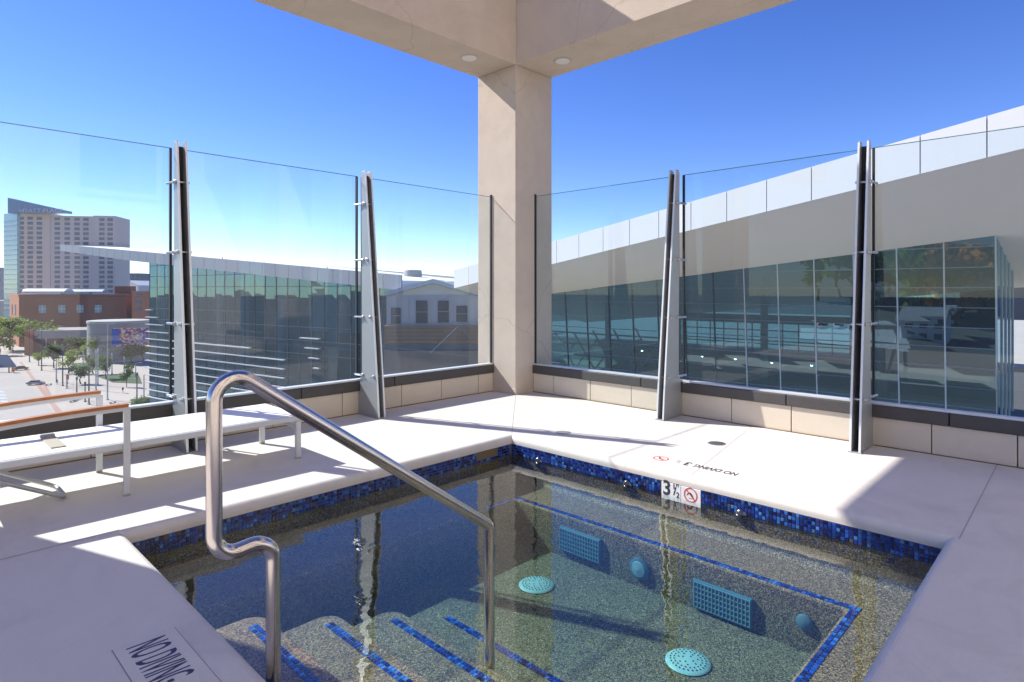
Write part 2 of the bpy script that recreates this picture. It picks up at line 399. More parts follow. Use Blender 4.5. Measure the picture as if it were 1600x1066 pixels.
# depth marker tiles on the right wall
def no_dive_symbol(parent, o, x, y, r, th=.0012):
    x = Vector(x).normalized(); y = Vector(y).normalized(); n = x.cross(y); o = Vector(o)
    m = MB(); N = 32
    for k in range(N):
        a, c = 2*math.pi*k/N, 2*math.pi*(k+1)/N
        P = lambda t, q: o + (x*math.cos(t)+y*math.sin(t))*q + n*th
        m.quad(P(a, r*.84), P(a, r), P(c, r), P(c, r*.84))
    d = (x-y).normalized(); s = (x+y).normalized()*r*.075
    m.quad(o-d*r*.86-s+n*th*1.3, o+d*r*.86-s+n*th*1.3, o+d*r*.86+s+n*th*1.3, o-d*r*.86+s+n*th*1.3)
    m.build('prohibition_ring', M_REDP, parent)
    g = MB()                                    # small diving figure: head, bent body, arms
    def seg(a, c, wd):
        a = o+x*a[0]*r+y*a[1]*r+n*th*1.15; c = o+x*c[0]*r+y*c[1]*r+n*th*1.15; d = (c-a).normalized(); s = d.cross(n)*wd*r/2; g.quad(a-s, c-s, c+s, a+s)
    seg((-.45, .1), (-.05, .3), .14); seg((-.05, .3), (.22, .0), .16); seg((.22, .0), (.45, -.35), .08); seg((-.45, .1), (-.55, -.1), .1); seg((.2, -.12), (.3, -.02), .16)
    seg((-.3, -.45), (.3, -.45), .05)
    g.build('diver_pictogram', M_BLACKP, parent)
xs = wx1-.0175
sg = thing('depth_sign', 'white ceramic tile with black 3 1/2 set in the blue mosaic band', 'sign', (xs, (SY1+SYM)/2, -.13))
MB().box(xs, wx1-.0102, SYM+.0015, SY1, ZW-.03, zt-.002).build('tile', M_SIGN, sg, bevel=.002)
def onwall(y, z): return frame((xs-.0006, y, z), (0, -1, 0), (0, 0, 1))
wt = SY1-SYM
lettering('numeral', '3', .148, onwall(SY1-.008, ZW+.004), M_BLACKP, sg, .95, .003)
lettering('numeral', '1', .055, onwall(SY1-.085*wt/.15, ZW+.06), M_BLACKP, sg, .9, .001)
lettering('numeral', '/', .085, onwall(SY1-.092*wt/.15, ZW+.015), M_BLACKP, sg, 1, .001)
lettering('numeral', '2', .055, onwall(SY1-.115*wt/.15, ZW+.002), M_BLACKP, sg, .9, .001)
lettering('unit', 'FT', .026, onwall(SY1-.112*wt/.15, ZW+.078), M_BLACKP, sg, .9, .0003)
sg2 = thing('no_diving_sign', 'white tile with red crossed ring beside the 3 1/2 tile in the pool wall', 'sign', (xs, (SY0+SYM)/2, -.13))
MB().box(xs, wx1-.0102, SY0, SYM-.0015, ZW-.03, zt-.002).build('tile', M_SIGN, sg2, bevel=.002)
no_dive_symbol(sg2, (xs, (SY0+SYM)/2, (ZW+zt)/2-.004), (0, -1, 0), (0, 0, 1), .052)

# painted lettering on the right deck, read from the parapet side
pl = thing('deck_lettering', 'black NO DIVING lettering and red ring painted on the deck by the right pool edge', 'marking', (4.27, 2.2, 0))
def ondeck(x, y, xd, yd): return frame((x, y, .0012), xd, yd)
lettering('words', 'NO DIVING', .105, ondeck(4.33, 1.88, (0, 1, 0), (-1, 0, 0)), M_BLACKP, pl, .62, .001)
lettering('numeral', '3', .13, ondeck(4.34, 2.25, (0, 1, 0), (-1, 0, 0)), M_BLACKP, pl, .8, .003)
M_FADE = mat('worn_paint', (.33, .31, .31), .8)
lettering('numeral', '1', .06, ondeck(4.29, 2.325, (0, 1, 0), (-1, 0, 0)), M_FADE, pl, .8)
lettering('numeral', '/2', .07, ondeck(4.335, 2.34, (0, 1, 0), (-1, 0, 0)), M_FADE, pl, .7)
no_dive_symbol(pl, (4.285, 2.50, .0008), (0, 1, 0), (-1, 0, 0), .062)
# plate on the near deck
np_ = thing('deck_plate', 'grey inset plate reading NO DIVING on the shaded near deck', 'sign', (.70, 2.3, 0))
MB().box(.585, .80, 1.75, 2.635, .0005, .0016).build('plate_outline', mat('plate_edge', (.22, .21, .22), .8), np_)
MB().box(.588, .797, 1.753, 2.632, .001, .003).build('plate', M_DECK, np_)
M_NAVY = mat('navy_paint', (.03, .035, .09), .6)
lettering('words', 'NO DIVING', .19, frame((.625, 2.605, .0032), (0, -1, 0), (1, 0, 0)), M_NAVY, np_, .335, .0012)
lettering('numeral', '3', .175, frame((.620, 2.205, .0032), (0, -1, 0), (1, 0, 0)), M_NAVY, np_, .9, .005)

# fittings
def fitting(name, label, cat, ctr, axis, parts):
    t = thing(name, label, cat, ctr)
    for nm, pr, m in parts: MB().lathe(ctr, axis, pr, 28).build(nm, m, t, smooth=True)
    return t
M_GREYC = mat('grey_cover', (.33, .33, .30), .7)
fitting('deck_cover', 'round plain grey cover in the deck near the pool corner', 'cover', onz(880, 676, 0), (0, 0, 1), [('lid', [(.075, -.01), (.075, .001), (.068, .003)], M_GREYC)])
dr = onz(1120, 693, 0); t = fitting('deck_drain', 'round slotted floor drain in the sunlit right deck', 'drain', dr, (0, 0, 1), [('rim', [(.078, -.01), (.078, .001), (.072, .002)], mat('drain_rim', (.3, .3, .3), .5, .5))])
for k in range(-3, 4):
    hw = math.sqrt(.066**2-(k*.018)**2); MB().box(dr.x-hw, dr.x+hw, dr.y+k*.018-.004, dr.y+k*.018+.004, .0022, .0032).build('slot', M_DARK, t)
for (px, py, lb) in ((838, 913, 'round teal floor drain cover farther from the camera'), (1075, 1033, 'round teal floor drain cover in the near pool floor shadow')):
    c = onz(px, py, ZF+.01); c.z = ZF
    t = fitting('main_drain', lb, 'drain', c, (0, 0, 1), [('cover', [(.118, 0), (.122, .006), (.115, .012), (.09, .018), (.0, .023)], M_TEAL)]); t['group'] = 'pool floor drains'
    for rr, nn in ((.03, 8), (.052, 14), (.074, 20), (.094, 26)):
        hz = .0195+.005*(1-rr/.09) if rr < .09 else .0185
        for k in range(nn):
            a = 2*math.pi*k/nn; q = c+Vector((rr*math.cos(a), rr*math.sin(a), hz-.003))
            MB().lathe(q, (0, 0, 1), [(.0042, -.002), (.0042, .0045)], 6).build('hole', M_DARK, t) if rr > .06 or k % 2 == 0 else None
def grate(ya, yb, za, zb2, lb):
    t = thing('suction_grate', lb, 'grate', (BX-.02, (ya+yb)/2, za), 'suction grates in the bench face')
    MB().box(BX-.022, BX-.001, ya, yb, za, zb2).build('housing', mat('deep_teal', (.06, .17, .22), .5), t, bevel=.006)
    nv = 15; nh = 5
    for k in range(nv+1):
        y = ya+.012+(yb-ya-.024)*k/nv; MB().box(BX-.030, BX-.022, y-.003, y+.003, za+.01, zb2-.01).build('bar', M_TEAL2, t)
    for k in range(nh+1):
        z = za+.013+(zb2-za-.026)*k/nh; MB().box(BX-.0285, BX-.0215, ya+.01, yb-.01, z-.0035, z+.0035).build('cross_bar', M_TEAL2, t)
grate(2.58, 2.96, -.64, -.46, 'slatted teal suction grate nearer the far pool corner')
grate(1.48, 1.86, -.68, -.50, 'slatted teal suction grate nearer the near bench')
fitting('pool_light', 'round underwater light between the two grates', 'light', (BX-.002, 2.26, -.57), (-1, 0, 0), [('bezel', [(.075, 0), (.075, .012), (.06, .02)], mat('light_bezel', (.11, .17, .20), .4)), ('lens', [(.056, .015), (.05, .026), (.0, .034)], mat('light_lens', (.26, .38, .42), .2))])
fitting('bench_jet', 'small round jet in the bench face near the corner', 'jet', (BX-.002, 1.19, -.53), (-1, 0, 0), [('bezel', [(.045, 0), (.045, .01), (.03, .02), (.0, .022)], mat('light_bezel', (.11, .17, .20), .4))])
M_GUN = mat('dark_chrome', (.12, .12, .12), .2, metal=.8)
for y, lb in ((1.73, 'dark chrome wall jet at the waterline right of the depth tiles'), (2.63, 'dark chrome wall jet at the waterline left of the depth tiles'), (3.55, 'dark chrome wall jet nearest the far pool corner')):
    t = fitting('wall_jet', lb, 'jet', (wx1-.002, y, ZW-.012), (-1, 0, 0), [('flange', [(.046, 0), (.046, .008), (.036, .02), (.02, .026), (.0, .026)], M_GUN), ('nozzle', [(.016, .02), (.016, .034), (.0, .034)], M_DARK)]); t['group'] = 'wall jets at the waterline'

# ------------------------------------------------------------------ handrail
RY = 2.15
hr = thing('pool_handrail', 'bent brushed stainless steel handrail over the pool steps', 'handrail', (.99, RY, stepZ[0]))
P = lambda px, py: onY(px, py, RY)
a_top = P(336, 583); a_bot = P(333, 848); b_top = P(424, 838)
ax = (a_top.x+a_bot.x)/2; bx_ = P(427, 950).x; c_top = P(764, 821)
path = [(bx_, RY, stepZ[0]-.01), (bx_, RY, b_top.z), (ax, RY, b_top.z-.025), (ax, RY, P(350, 560).z), (c_top.x, RY, c_top.z), (c_top.x+.004, RY, stepZ[3]-.01)]
print('rail', [tuple(round(c, 3) for c in p) for p in path])
MB().tube(arc_path(path, [.075, .075, .075, .03], 10), .0262, 24).build('rail_tube', M_SS, hr, smooth=True)
for x, z in ((bx_, stepZ[0]), (c_top.x+.004, stepZ[3] if c_top.x > 2.05 else stepZ[2])):
    MB().lathe((x, RY, z), (0, 0, 1), [(.055, 0), (.055, .006), (.042, .02), (.028, .026)], 24).build('flange', mat('white_flange', (.6, .66, .68), .4), hr, smooth=True)

# ------------------------------------------------------------------ column, beams, lights
BZ0, BZ1 = 4.22, 5.75
def column(name, x0, x1, y0, y1, label):
    t = thing(name, label, 'column', ((x0+x1)/2, (y0+y1)/2, 0))
    MB().box(x0, x1, y0, y1, 0, BZ0).build('shaft', M_STUC, t, bevel=.008)
    MB().box(x0-.006, x1+.006, y0-.006, y1+.006, .0005, .075).build('base_band', M_STUC, t, bevel=.004)
    return t
column('corner_column', CX0, CX1, CY0, CY1, 'square beige stucco column at the corner of the glass windscreen')
column('side_column', -.84, -.13, CY0, CY1, 'beige stucco column left of the lounger, beyond the picture edge')
column('side_column', CX0, CX1, -1.15, -.44, 'beige stucco column right of the pool, beyond the picture edge')
t = thing('roof_beam', 'beige stucco beam running up to the left from the corner column', 'beam', (2.5, CY0, BZ0), 'stucco beams on the corner column')
MB().box(-6, CX1, CY0, CY1, BZ0, BZ1).build('beam', M_STUC, t, bevel=.008)
t = thing('roof_beam', 'beige stucco beam running up to the right from the corner column', 'beam', (CX0, 2.5, BZ0), 'stucco beams on the corner column')
MB().box(CX0+.002, CX1-.002, -6, CY0-.0, BZ0+.002, BZ1-.003).build('beam', M_STUC, t, bevel=.008)
M_LENS = mat('frosted_lens', (.72, .70, .66), .5)
for (px, py, lb) in ((733, 90, 'round recessed light in the underside of the left beam'), (879, 95, 'round recessed light in the underside of the right beam')):
    c = onz(px, py, BZ0)
    fitting('downlight', lb, 'light', c, (0, 0, -1), [('trim_ring', [(.115, -.004), (.115, .006), (.098, .01)], mat('trim_grey', (.45, .42, .40), .5)), ('lens', [(.096, .004), (.085, .016), (.0, .022)], M_LENS)])

# ------------------------------------------------------------------ parapet curbs with stone tiles, sills and channels
ZC, ZS, ZG0, ZG1 = .245, .352, .372, 2.57
lp = thing('parapet_wall', 'low cream stone parapet under the left windscreen, dark sill on top', 'wall', (1, YL+.1, 0))
MB().box(-4, CX0-.001, YL+.022, YL+.30, -.4, ZC).build('core', M_JOINT, lp)
xs_j = [onz(px, py, 0).x for px, py in ((138, 714), (508, 652), (636, 634.6), (689, 626), (738, 617))]
print('left joints', [round(v, 2) for v in xs_j])
J = [-3.4, -2.65, -1.9, -1.15, -.4, .37, 1.14, 1.88, 2.62, 3.37, 4.13, 4.72, 5.33, CX0-.004]
for a, c in zip(J, J[1:]):
    MB().box(a+.004, c-.004, YL+rnd(-.002, .002), YL+.03, .006, ZC-.001).build('stone_tile', M_STONE, lp, bevel=.003)
SJ = [-4, -2, -.1, 1.2, 2.9, 4.02, CX0-.003]
for a, c in zip(SJ, SJ[1:]):
    MB().box(a+.003, c-.003, YL-.022, YL+.12, ZC+.001, ZS).build('sill', M_SILL, lp, bevel=.008)
MB().box(-4, CX0-.003, YL+.005, YL+.085, ZS+.001, ZG0-.001).build('glazing_channel', M_ALUW, lp)
rp = thing('parapet_wall', 'low cream stone parapet under the right windscreen, dark sill on top', 'wall', (XR+.1, 2, 0))
MB().box(XR+.022, XR+.30, -4, CY0-.001, -.4, ZC).build('core', M_JOINT, rp)
print('right joints', [round(onz(px, py, 0).y, 2) for px, py in ((874, 617.6), (921, 624), (974, 634), (1098, 653), (1170, 666), (1250, 680), (1443, 713), (1557, 731))])
J = [CY0-.004, 5.0, 4.42, 3.84, 3.28, 2.66, 2.08, 1.52, .98, .44, -.1, -.7, -1.4, -2.2, -3, -4]
for c, a in zip(J, J[1:]):
    MB().box(XR+rnd(-.002, .002), XR+.03, a+.004, c-.004, .006, ZC-.001).build('stone_tile', M_STONE, rp, bevel=.003)
SJ = [CY0-.003, 3.7, 2.12, .86, -1, -2.5, -4]
for c, a in zip(SJ, SJ[1:]):
    MB().box(XR-.022, XR+.12, a+.003, c-.003, ZC+.001, ZS).build('sill', M_SILL, rp, bevel=.008)
MB().box(XR+.005, XR+.085, -4, CY0-.003, ZS+.001, ZG0-.001).build('glazing_channel', M_ALUW, rp)

M_RUST = mat('stained_sealant', (.30, .20, .12), .9, var=.4, vscale=9)
MB().box(-4, CX0, YL-.012, YL+.002, .0006, .007).build('sealant_bead', M_RUST, lp); MB().box(XR-.012, XR+.002, -4, CY0, .0006, .007).build('sealant_bead', M_RUST, rp)
# ------------------------------------------------------------------ windscreen posts and glass
GYL, GXR = YL+.04, XR+.04      # glass planes
def post(name, label, base, rot):
    # local: +q points inward from the glass (0 = curb face), plates lie in the q-z plane
    t = thing(name, label, 'post', base, 'windscreen posts'); ex, eq = rot
    ex = Vector(ex); eq = Vector(eq); B0 = Vector(base)
    W = lambda a, q, z: B0+ex*a+eq*q+Vector((0, 0, z))
    for s in (-1, 1):
        a0 = s*.027
        pts = [W(a0, .004, 0), W(a0, .39, 0), W(a0, .37, .25), W(a0, .135, ZG1+.04), W(a0, .075, ZG1+.04), W(a0, .06, ZG1), W(a0, .075, ZG0+.1), W(a0, .035, ZG0-.01), W(a0, .035, ZC), W(a0, .004, ZC-.005)]
        if ex.cross(eq).z < 0: pts.reverse()
        MB().prism(pts, ex*s*.012).build('fin_plate', M_ALU, t, bevel=.002)
        # edge flange on the deck side of each plate
        MB().prism([W(a0, .391, .0), W(a0, .371, .25), W(a0, .136, ZG1+.03), W(a0, .143, ZG1+.03), W(a0, .378, .25), W(a0, .398, .0)], ex*s*.016).build('edge_flange', M_ALUW, t)
    MB().prism([W(-.025, .06, ZG0+.03), W(-.025, .09, ZG0+.03), W(-.025, .09, ZG1), W(-.025, .06, ZG1)], ex*.05).build('gasket', M_DARK, t)
    for s in (-1, 1): MB().prism([W(s*.034-.008, -.055, ZG0+.02), W(s*.034-.008, -.025, ZG0+.02), W(s*.034-.008, -.025, ZG1), W(s*.034-.008, -.055, ZG1)], ex*.016).build('glass_edge_gasket', M_DARK, t)
    for z in (.43, 1.05, 1.66, 2.26):
        for s in (-1, 1): MB().tube([W(s*.047, .10, z), W(s*.062, -.03, z)], .011, 8).build('glass_clamp', M_BOLT, t, smooth=True)
    MB().prism([W(-.05, .01, .001), W(-.05, .405, .001), W(-.05, .405, .010), W(-.05, .01, .010)], ex*.10).build('base_plate', M_ALU, t)
    for z in (.43, 1.05, 1.66, 2.26):
        wq = .37+(.135-.37)*(z-.25)/(ZG1-.21)
        for q in (.10, max(.125, wq-.05)):
            r_ = MB().tube([W(-.065, q, z), W(.065, q, z)], .009, 10).build('tie_rod', M_BOLT, t, smooth=True)
            for s in (-1, 1):
                MB().lathe(W(s*.040, q, z), ex*s, [(.017, 0), (.017, .010), (.010, .015), (.010, .026), (.0, .028)], 14).build('bolt_head', M_BOLT, t, smooth=True)
    return t
PXL = [1.76, 3.60]; PYR = [3.24, 1.44]
post('windscreen_post', 'tapered grey steel post rising behind the lounger at the left windscreen', (PXL[0], YL, 0), ((1, 0, 0), (0, -1, 0)))
post('windscreen_post', 'tapered grey steel post of the left windscreen nearest the corner column', (PXL[1], YL, 0), ((1, 0, 0), (0, -1, 0)))
post('windscreen_post', 'tapered grey steel post of the right windscreen nearest the corner column', (XR, PYR[0], 0), ((0, 1, 0), (-1, 0, 0)))
post('windscreen_post', 'tapered grey steel post at the right, farther from the corner column', (XR, PYR[1], 0), ((0, 1, 0), (-1, 0, 0)))
M_GEDGE = mat('green_glass_edge', (.10, .22, .20), .15)
def glass(label, p, q, nrm):
    p = Vector(p); q = Vector(q); n = Vector(nrm)*.006; t = thing('glass_windscreen', label, 'windscreen', (p+q)/2+Vector((0, 0, ZG0)), 'windscreen glass')
    u = Vector((0, 0, 1)); a = [p+u*ZG0, q+u*ZG0, q+u*ZG1, p+u*ZG1]
    MB().quad(*a).build('pane', M_GLASS, t)
    e = (q-p).normalized()*.004
    MB().prism([p+u*ZG1-n, q+u*ZG1-n, q+u*ZG1+n, p+u*ZG1+n], u*.005).build('top_edge', M_GEDGE, t)
    return t
GL = [-.13, PXL[0]-.03, PXL[0]+.03, PXL[1]-.03, PXL[1]+.03, CX0-.012]
glass('clear glass panel at the far left, city street seen through it', (GL[0], GYL, 0), (GL[1], GYL, 0), (0, 1, 0))
glass('clear glass panel between the two left posts', (GL[2], GYL, 0), (GL[3], GYL, 0), (0, 1, 0))
glass('clear glass panel between left post and corner column', (GL[4], GYL, 0), (GL[5], GYL, 0), (0, 1, 0))
glass('clear glass panel between corner column and first right post', (GXR, CY0-.012, 0), (GXR, PYR[0]+.03, 0), (1, 0, 0))
glass('clear glass panel between the two right posts', (GXR, PYR[0]-.03, 0), (GXR, PYR[1]+.03, 0), (1, 0, 0))
glass('clear glass panel at the right picture edge', (GXR, PYR[1]-.03, 0), (GXR, -.44, 0), (1, 0, 0))
# dark edge gaskets where the glass meets the column
for lb, bx4 in (('black gasket strip where left glass meets the column', (CX0-.014, CX0-.001, GYL-.014, GYL+.014)), ('black gasket strip where right glass meets the column', (GXR-.014, GXR+.014, CY0-.014, CY0-.001))):
    t = thing('glass_gasket', lb, 'gasket', ((bx4[0]+bx4[1])/2, (bx4[2]+bx4[3])/2, ZG0)); MB().box(*bx4, ZG0, ZG1+.03).build('strip', M_DARK, t)

# ------------------------------------------------------------------ lounger
LX0, LX1, LY0, LY1, LZ = .32, 2.33, 4.56, 5.26, .335
lg = thing('sun_lounger', 'white sling sun lounger with teak armrests along the left windscreen', 'sun lounger', ((LX0+LX1)/2, (LY0+LY1)/2, 0))
MB().box(LX0, LX1-.02, LY0+.03, LY1-.03, LZ-.002, LZ+.012).build('sling', M_WHITE, lg, bevel=.005)
M_LALU = mat('lounger_aluminium', (.56, .57, .585), .4, metal=.25)
for y in (LY0, LY1):
    MB().box(LX0, LX1, y-.018+(.018 if y == LY0 else -.018), y+.018+(.018 if y == LY0 else -.018), LZ-.035, LZ+.008).build('side_rail', M_LALU, lg, bevel=.006)
MB().box(LX1-.03, LX1-.001, LY0+.037, LY1-.037, LZ-.033, LZ+.006).build('end_rail', M_LALU, lg, bevel=.005)
MB().box(LX1-.05, LX1-.03, LY0+.04, LY1-.04, LZ-.10, LZ-.075).build('stretcher', M_LALU, lg, bevel=.004)
for x, y, zt_ in ((LX1-.045, LY0+.002, LZ-.036), (LX1-.045, LY1-.038, LZ-.036)):
    MB().box(x-.02, x+.02, y, y+.036, .012, zt_).build('leg', M_LALU, lg, bevel=.005)
    MB().box(x-.018, x+.018, y+.002, y+.034, 0, .012).build('foot_cap', M_GREYC, lg)
for y in (LY0-.026, LY1+.002):
    MB().box(1.075, 1.115, y, y+.024, .012, .565).build('arm_leg', M_LALU, lg, bevel=.005)
    MB().box(1.077, 1.113, y+.002, y+.022, 0, .012).build('foot_cap', M_GREYC, lg)
    arm = [(x, .575-.05*((1.1-x)/.9)**2) for x in [.1+1.0*k/10 for k in range(11)]]
    for nm, m, za, zb2, hw in (('armrest', M_WOOD, .006, .026, .026), ('arm_rail', M_LALU, -.02, .0055, .015)):
        q = MB(); yc = y+.012
        for (xa, z0), (xb, z1) in zip(arm, arm[1:]):
            q.prism([(xa, yc-hw, z0+za), (xb, yc-hw, z1+za), (xb, yc-hw, z1+zb2), (xa, yc-hw, z0+zb2)], (0, 2*hw, 0))
        q.build(nm, m, lg)
    MB().box(.14, .175, y, y+.024, LZ-.02, .53).build('arm_post', M_LALU, lg, bevel=.005)
st = arc_path([(.28, 4.70, .30), (.80, 4.72, .022), (.80, 5.02, .022), (.28, 5.06, .30)], .06, 8)
MB().tube(st, .014, 12).build('support_bar', mat('galvanised', (.42, .43, .44), .4, metal=.6), lg, smooth=True)
MB().box(.72, .80, 4.70, 5.06, LZ+.0125, LZ+.02).build('strap', mat('taupe_strap', (.42, .37, .29), .8), lg, bevel=.003)
MB().box(.72, .80, 5.062, 5.11, LZ+.012, LZ+.034).build('buckle', mat('strap_buckle', (.30, .28, .25), .5), lg, bevel=.006)

# the tower under the deck
tw = thing('apartment_tower', 'roof storey of the tower that carries the pool deck, unseen, added for warm bounce', 'building', (-4, -4, GZ))
MB().box(-14, 6.58, -14, 6.58, GZ, -1.3).build('wall', M_CONC, tw)
MB().box(-14, 6.5, -14, -4.6, -1.295, 14).build('penthouse_bounce', mat('cream_render', (.66, .57, .48), .9, var=.05, vscale=1), tw)  # unseen storeys behind the camera, added to bounce warm light into the shade
for k in range(6):
    for z in (.3, 3.6, 6.9, 10.2):
        x = -12.5+3.1*k; wnd = MB().box(x, x+1.5, -4.62, -4.55, z, z+2.1).build('window', mat('tower_window', (.06, .08, .10), .1), tw)
        MB().box(x-.08, x+1.58, -4.61, -4.5, z-.12, z-.005).build('sill', M_STONE, wnd)

# ================================================================== GLASS HALL ON THE RIGHT
XF, LEAN = 56.0, .075
def xf(z): return XF - z*LEAN
def soff(x, y): return 5.15-.102*(y-5.35)+.2*(XF-x)
hall = thing('convention_hall', 'huge teal glass hall with white sloping roof edge, filling the right side', 'building', (XF, 25, GZ))
FA, FB = Vector((40.3, 2.72)), Vector((48.0, 56.1))
fd = (FB-FA)/(FB.y-FA.y)
def fpt(y): p = FA+fd*(y-FA.y); return Vector((p.x, p.y, soff(p.x, p.y)))
FH = 2.13
# roof slab
YE = -32.0
b = MB(); A, B2 = fpt(YE), fpt(56.1); XB = 74.0
lo = [A, B2, Vector((XB, 56.1, soff(XB, 56.1))), Vector((XB, YE, soff(XB, YE)))]; lo = [p+Vector((.12 if k < 2 else 0, 0, .0)) for k, p in enumerate(lo)]
b.prism(lo, (0, 0, FH-.04)); b.build('roof_slab', M_SOFF, hall)
yy = 56.1; ys = [yy]
while yy > YE+3: yy -= 3.05; ys.append(yy)
for a, c in zip(ys, ys[1:]):
    p, q = fpt(a-.03), fpt(c+.03); o = Vector((-.06, 0, -.03)); u = Vector((0, 0, FH+.06))
    MB().prism([p+o, q+o, q+o+u, p+o+u], (.14, 0, 0)).build('fascia_panel', M_FASC, hall)
p, q = fpt(56.1), Vector((52, 56.1, soff(52, 56.1)))
MB().prism([p+Vector((0, .01, -.03)), q+Vector((0, .01, -.03)), q+Vector((0, .01, FH)), p+Vector((0, .01, FH))], (0, .12, 0)).build('end_fascia', M_FASC, hall)
# glazing grid
gw = MB().box(XF+.0, XF+.05, 5.2, 5.3, GZ, GZ+.1).build('glass_wall', M_MULL, hall)
cw, Y0 = 3.08, 5.35
zr = [3.0-1.5*k for k in range(-3, 9)]     # mullion levels, down to -9
ncol = 17
for i in range(ncol):
    ya, yb = Y0+cw*i, Y0+cw*(i+1)
    for z1, z0 in zip(zr, zr[1:]):
        ta, tb = min(z1, soff(xf(z1), ya)), min(z1, soff(xf(z1), yb))
        if max(ta, tb) <= z0+.05: continue
        ta, tb = max(ta, z0+.02), max(tb, z0+.02)
        j = lambda: rnd(-.006, .006)
        MB().quad((xf(z0)+j(), ya, z0), (xf(ta)+j(), ya, ta), (xf(tb)+j(), yb, tb), (xf(z0)+j(), yb, z0)).build('pane', M_PANE, gw)
MB().quad((xf(-9), Y0, -9), (xf(-9), Y0+cw*ncol, -9), (xf(GZ), Y0+cw*ncol, GZ), (xf(GZ), Y0, GZ)).build('lower_glazing', M_PANE, gw)
for i in range(ncol+1):
    y = Y0+cw*i; zt_ = soff(xf(0), y)+.1; pale = y < 26
    MB().prism([(xf(GZ)-.06, y-.05, GZ), (xf(GZ)-.06, y+.05, GZ), (xf(GZ)+.16, y+.05, GZ), (xf(GZ)+.16, y-.05, GZ)], (xf(zt_)-xf(GZ), 0, zt_-GZ)).build('mullion', M_MULLP if pale and i % 1 == 0 else M_MULL, gw)
for z in zr[1:]:
    ye = min(Y0+cw*ncol, 5.35+(5.15+.2*0-z+.2*(XF-xf(z)))/.102)
    if ye > Y0+1: MB().box(xf(z)-.05, xf(z)+.1, Y0, ye, z-.035, z+.035).build('transom', M_MULLT, gw)
# return side at the right end
for k in range(4):
    xa, xb = xf(0)+.2+2.7*k, xf(0)+.2+2.7*(k+1)
    for z1, z0 in zip(zr, zr[1:]):
        ta, tb = min(z1, soff(xa, 5.3)), min(z1, soff(xb, 5.3))
        if min(ta, tb) <= z0+.05: continue
        MB().quad((xa, 5.3, z0), (xb, 5.3, z0), (xb, 5.3, tb), (xa, 5.3, ta)).build('pane', M_PANE, gw)
    MB().box(xb-.06, xb+.06, 5.22, 5.36, -9, soff(xb, 5.3)).build('mullion', M_MULLP, gw)
# interior: floor, rear wall with a long opening, columns, diagonal stair trusses, ceiling lamps
M_INT = mat('interior_grey', (.30, .31, .30), .8); M_FLOOR = mat('interior_floor', (.42, .38, .32), .7)
MB().box(XF+1.2, 72, 5.6, 58, -9.3, -9.0).build('floor_slab', M_FLOOR, hall)
MB().box(71.5, 72, 5.6, 19, -9, soff(72, 19)).build('rear_wall', M_INT, hall)
MB().box(71.5, 72, 19, 58, -9, -5.9).build('rear_wall', M_INT, hall)
MB().box(71.5, 72, 19, 40, -2.6, -1.6).build('rear_lintel', M_INT, hall)
for k in range(13): MB().box(71.45, 71.6, 19+1.75*k, 19.1+1.75*k, -5.9, -2.6).build('rear_mullion', M_MULL, hall)
for z in (-3.4, -4.6, -4.95): MB().box(71.42, 71.58, 19, 40, z-.06, z+.06).build('rear_rail', M_MULL, hall)
for y in (14, 23.6, 32.9, 42.1, 51.3): MB().tube([(60, y, -9), (60, y, min(4, soff(60, y)))], .35, 14).build('interior_column', mat('teal_grey_column', (.35, .42, .44), .6), hall, smooth=True)
M_STEEL = mat('pale_steel_truss', (.55, .62, .60), .5)
for k in range(5):
    y = 36+3.1*k
    MB().tube([(62, y, -9), (62, y+3.6, -3.2-.3*k)], .12, 8).build('diagonal_brace', M_STEEL, hall); MB().tube([(62, y+3.6, -9), (62, y, -4.2-.3*k)], .10, 8).build('diagonal_brace', M_STEEL, hall)
for z in (-4.2, -5.6, -7): MB().box(61.8, 62.1, 36, 53, z-.09, z+.09).build('stair_beam', M_STEEL, hall)
ML = bpy.data.materials.new('lamp_glow'); ML.use_nodes = True; ML.node_tree.nodes['Principled BSDF'].inputs['Emission Color'].default_value = (1, .95, .85, 1); ML.node_tree.nodes['Principled BSDF'].inputs['Emission Strength'].default_value = 30
for (px, py) in ((1003, 548), (1097, 557), (1149, 561), (1206, 567), (1268, 571)):
    c = onX(px, py, 59); MB().lathe(c, (0, 0, -1), [(.10, 0), (.10, .05), (.02, .07)], 10).build('lamp', ML, hall)
# sunlit terrace behind the hall
tr = structure(MB().box(74.0, 190, -40, 90, -6.4, -5.95).build('terrace', M_CONC))

# ================================================================== LEFT WING OF THE HALL
wing = thing('convention_wing', 'long glass wing with thin grey roof blade pointing left', 'building', tuple(at(430, 453, 105).xy)+(GZ,))
def cw_(r, f, z): p = RT*r+FW*f; return Vector((p.x, p.y, z))
def wtop(k): return cw_(-15.3-62.4*k, 84+42*k, 3.38+5.96*k)      # fascia top edge, k = 0 at the near corner, 1.52 at the tip
wdir = (wtop(1)-wtop(0)); wdir.z = 0; wlen = wdir.length; wdir.normalize(); wn = Vector((wdir.y, -wdir.x, 0))
if wn.dot(FW) < 0: wn = -wn       # points away from the camera
nP = 32
for k in range(nP):
    a, c = 1.52*k/nP+.0006, 1.52*(k+1)/nP-.0006; p, q = wtop(a), wtop(c)
    h = lambda s: 2.13 if s < 1.05 else 2.13-.55*(s-1.05)/.47
    MB().prism([p-Vector((0, 0, h(a))), q-Vector((0, 0, h(c))), q, p], wn*.2).build('fascia_panel', mat('shaded_metal_panel', (.36, .375, .40), .5, var=.03, vscale=.4), wing)  # darker copy of the white fascia, shade and glass tint in its colour
b = MB(); p, q, r_ = wtop(0), wtop(1.04), wtop(1.52)
U = lambda v, d, dz: v+wn*d+Vector((0, 0, dz))
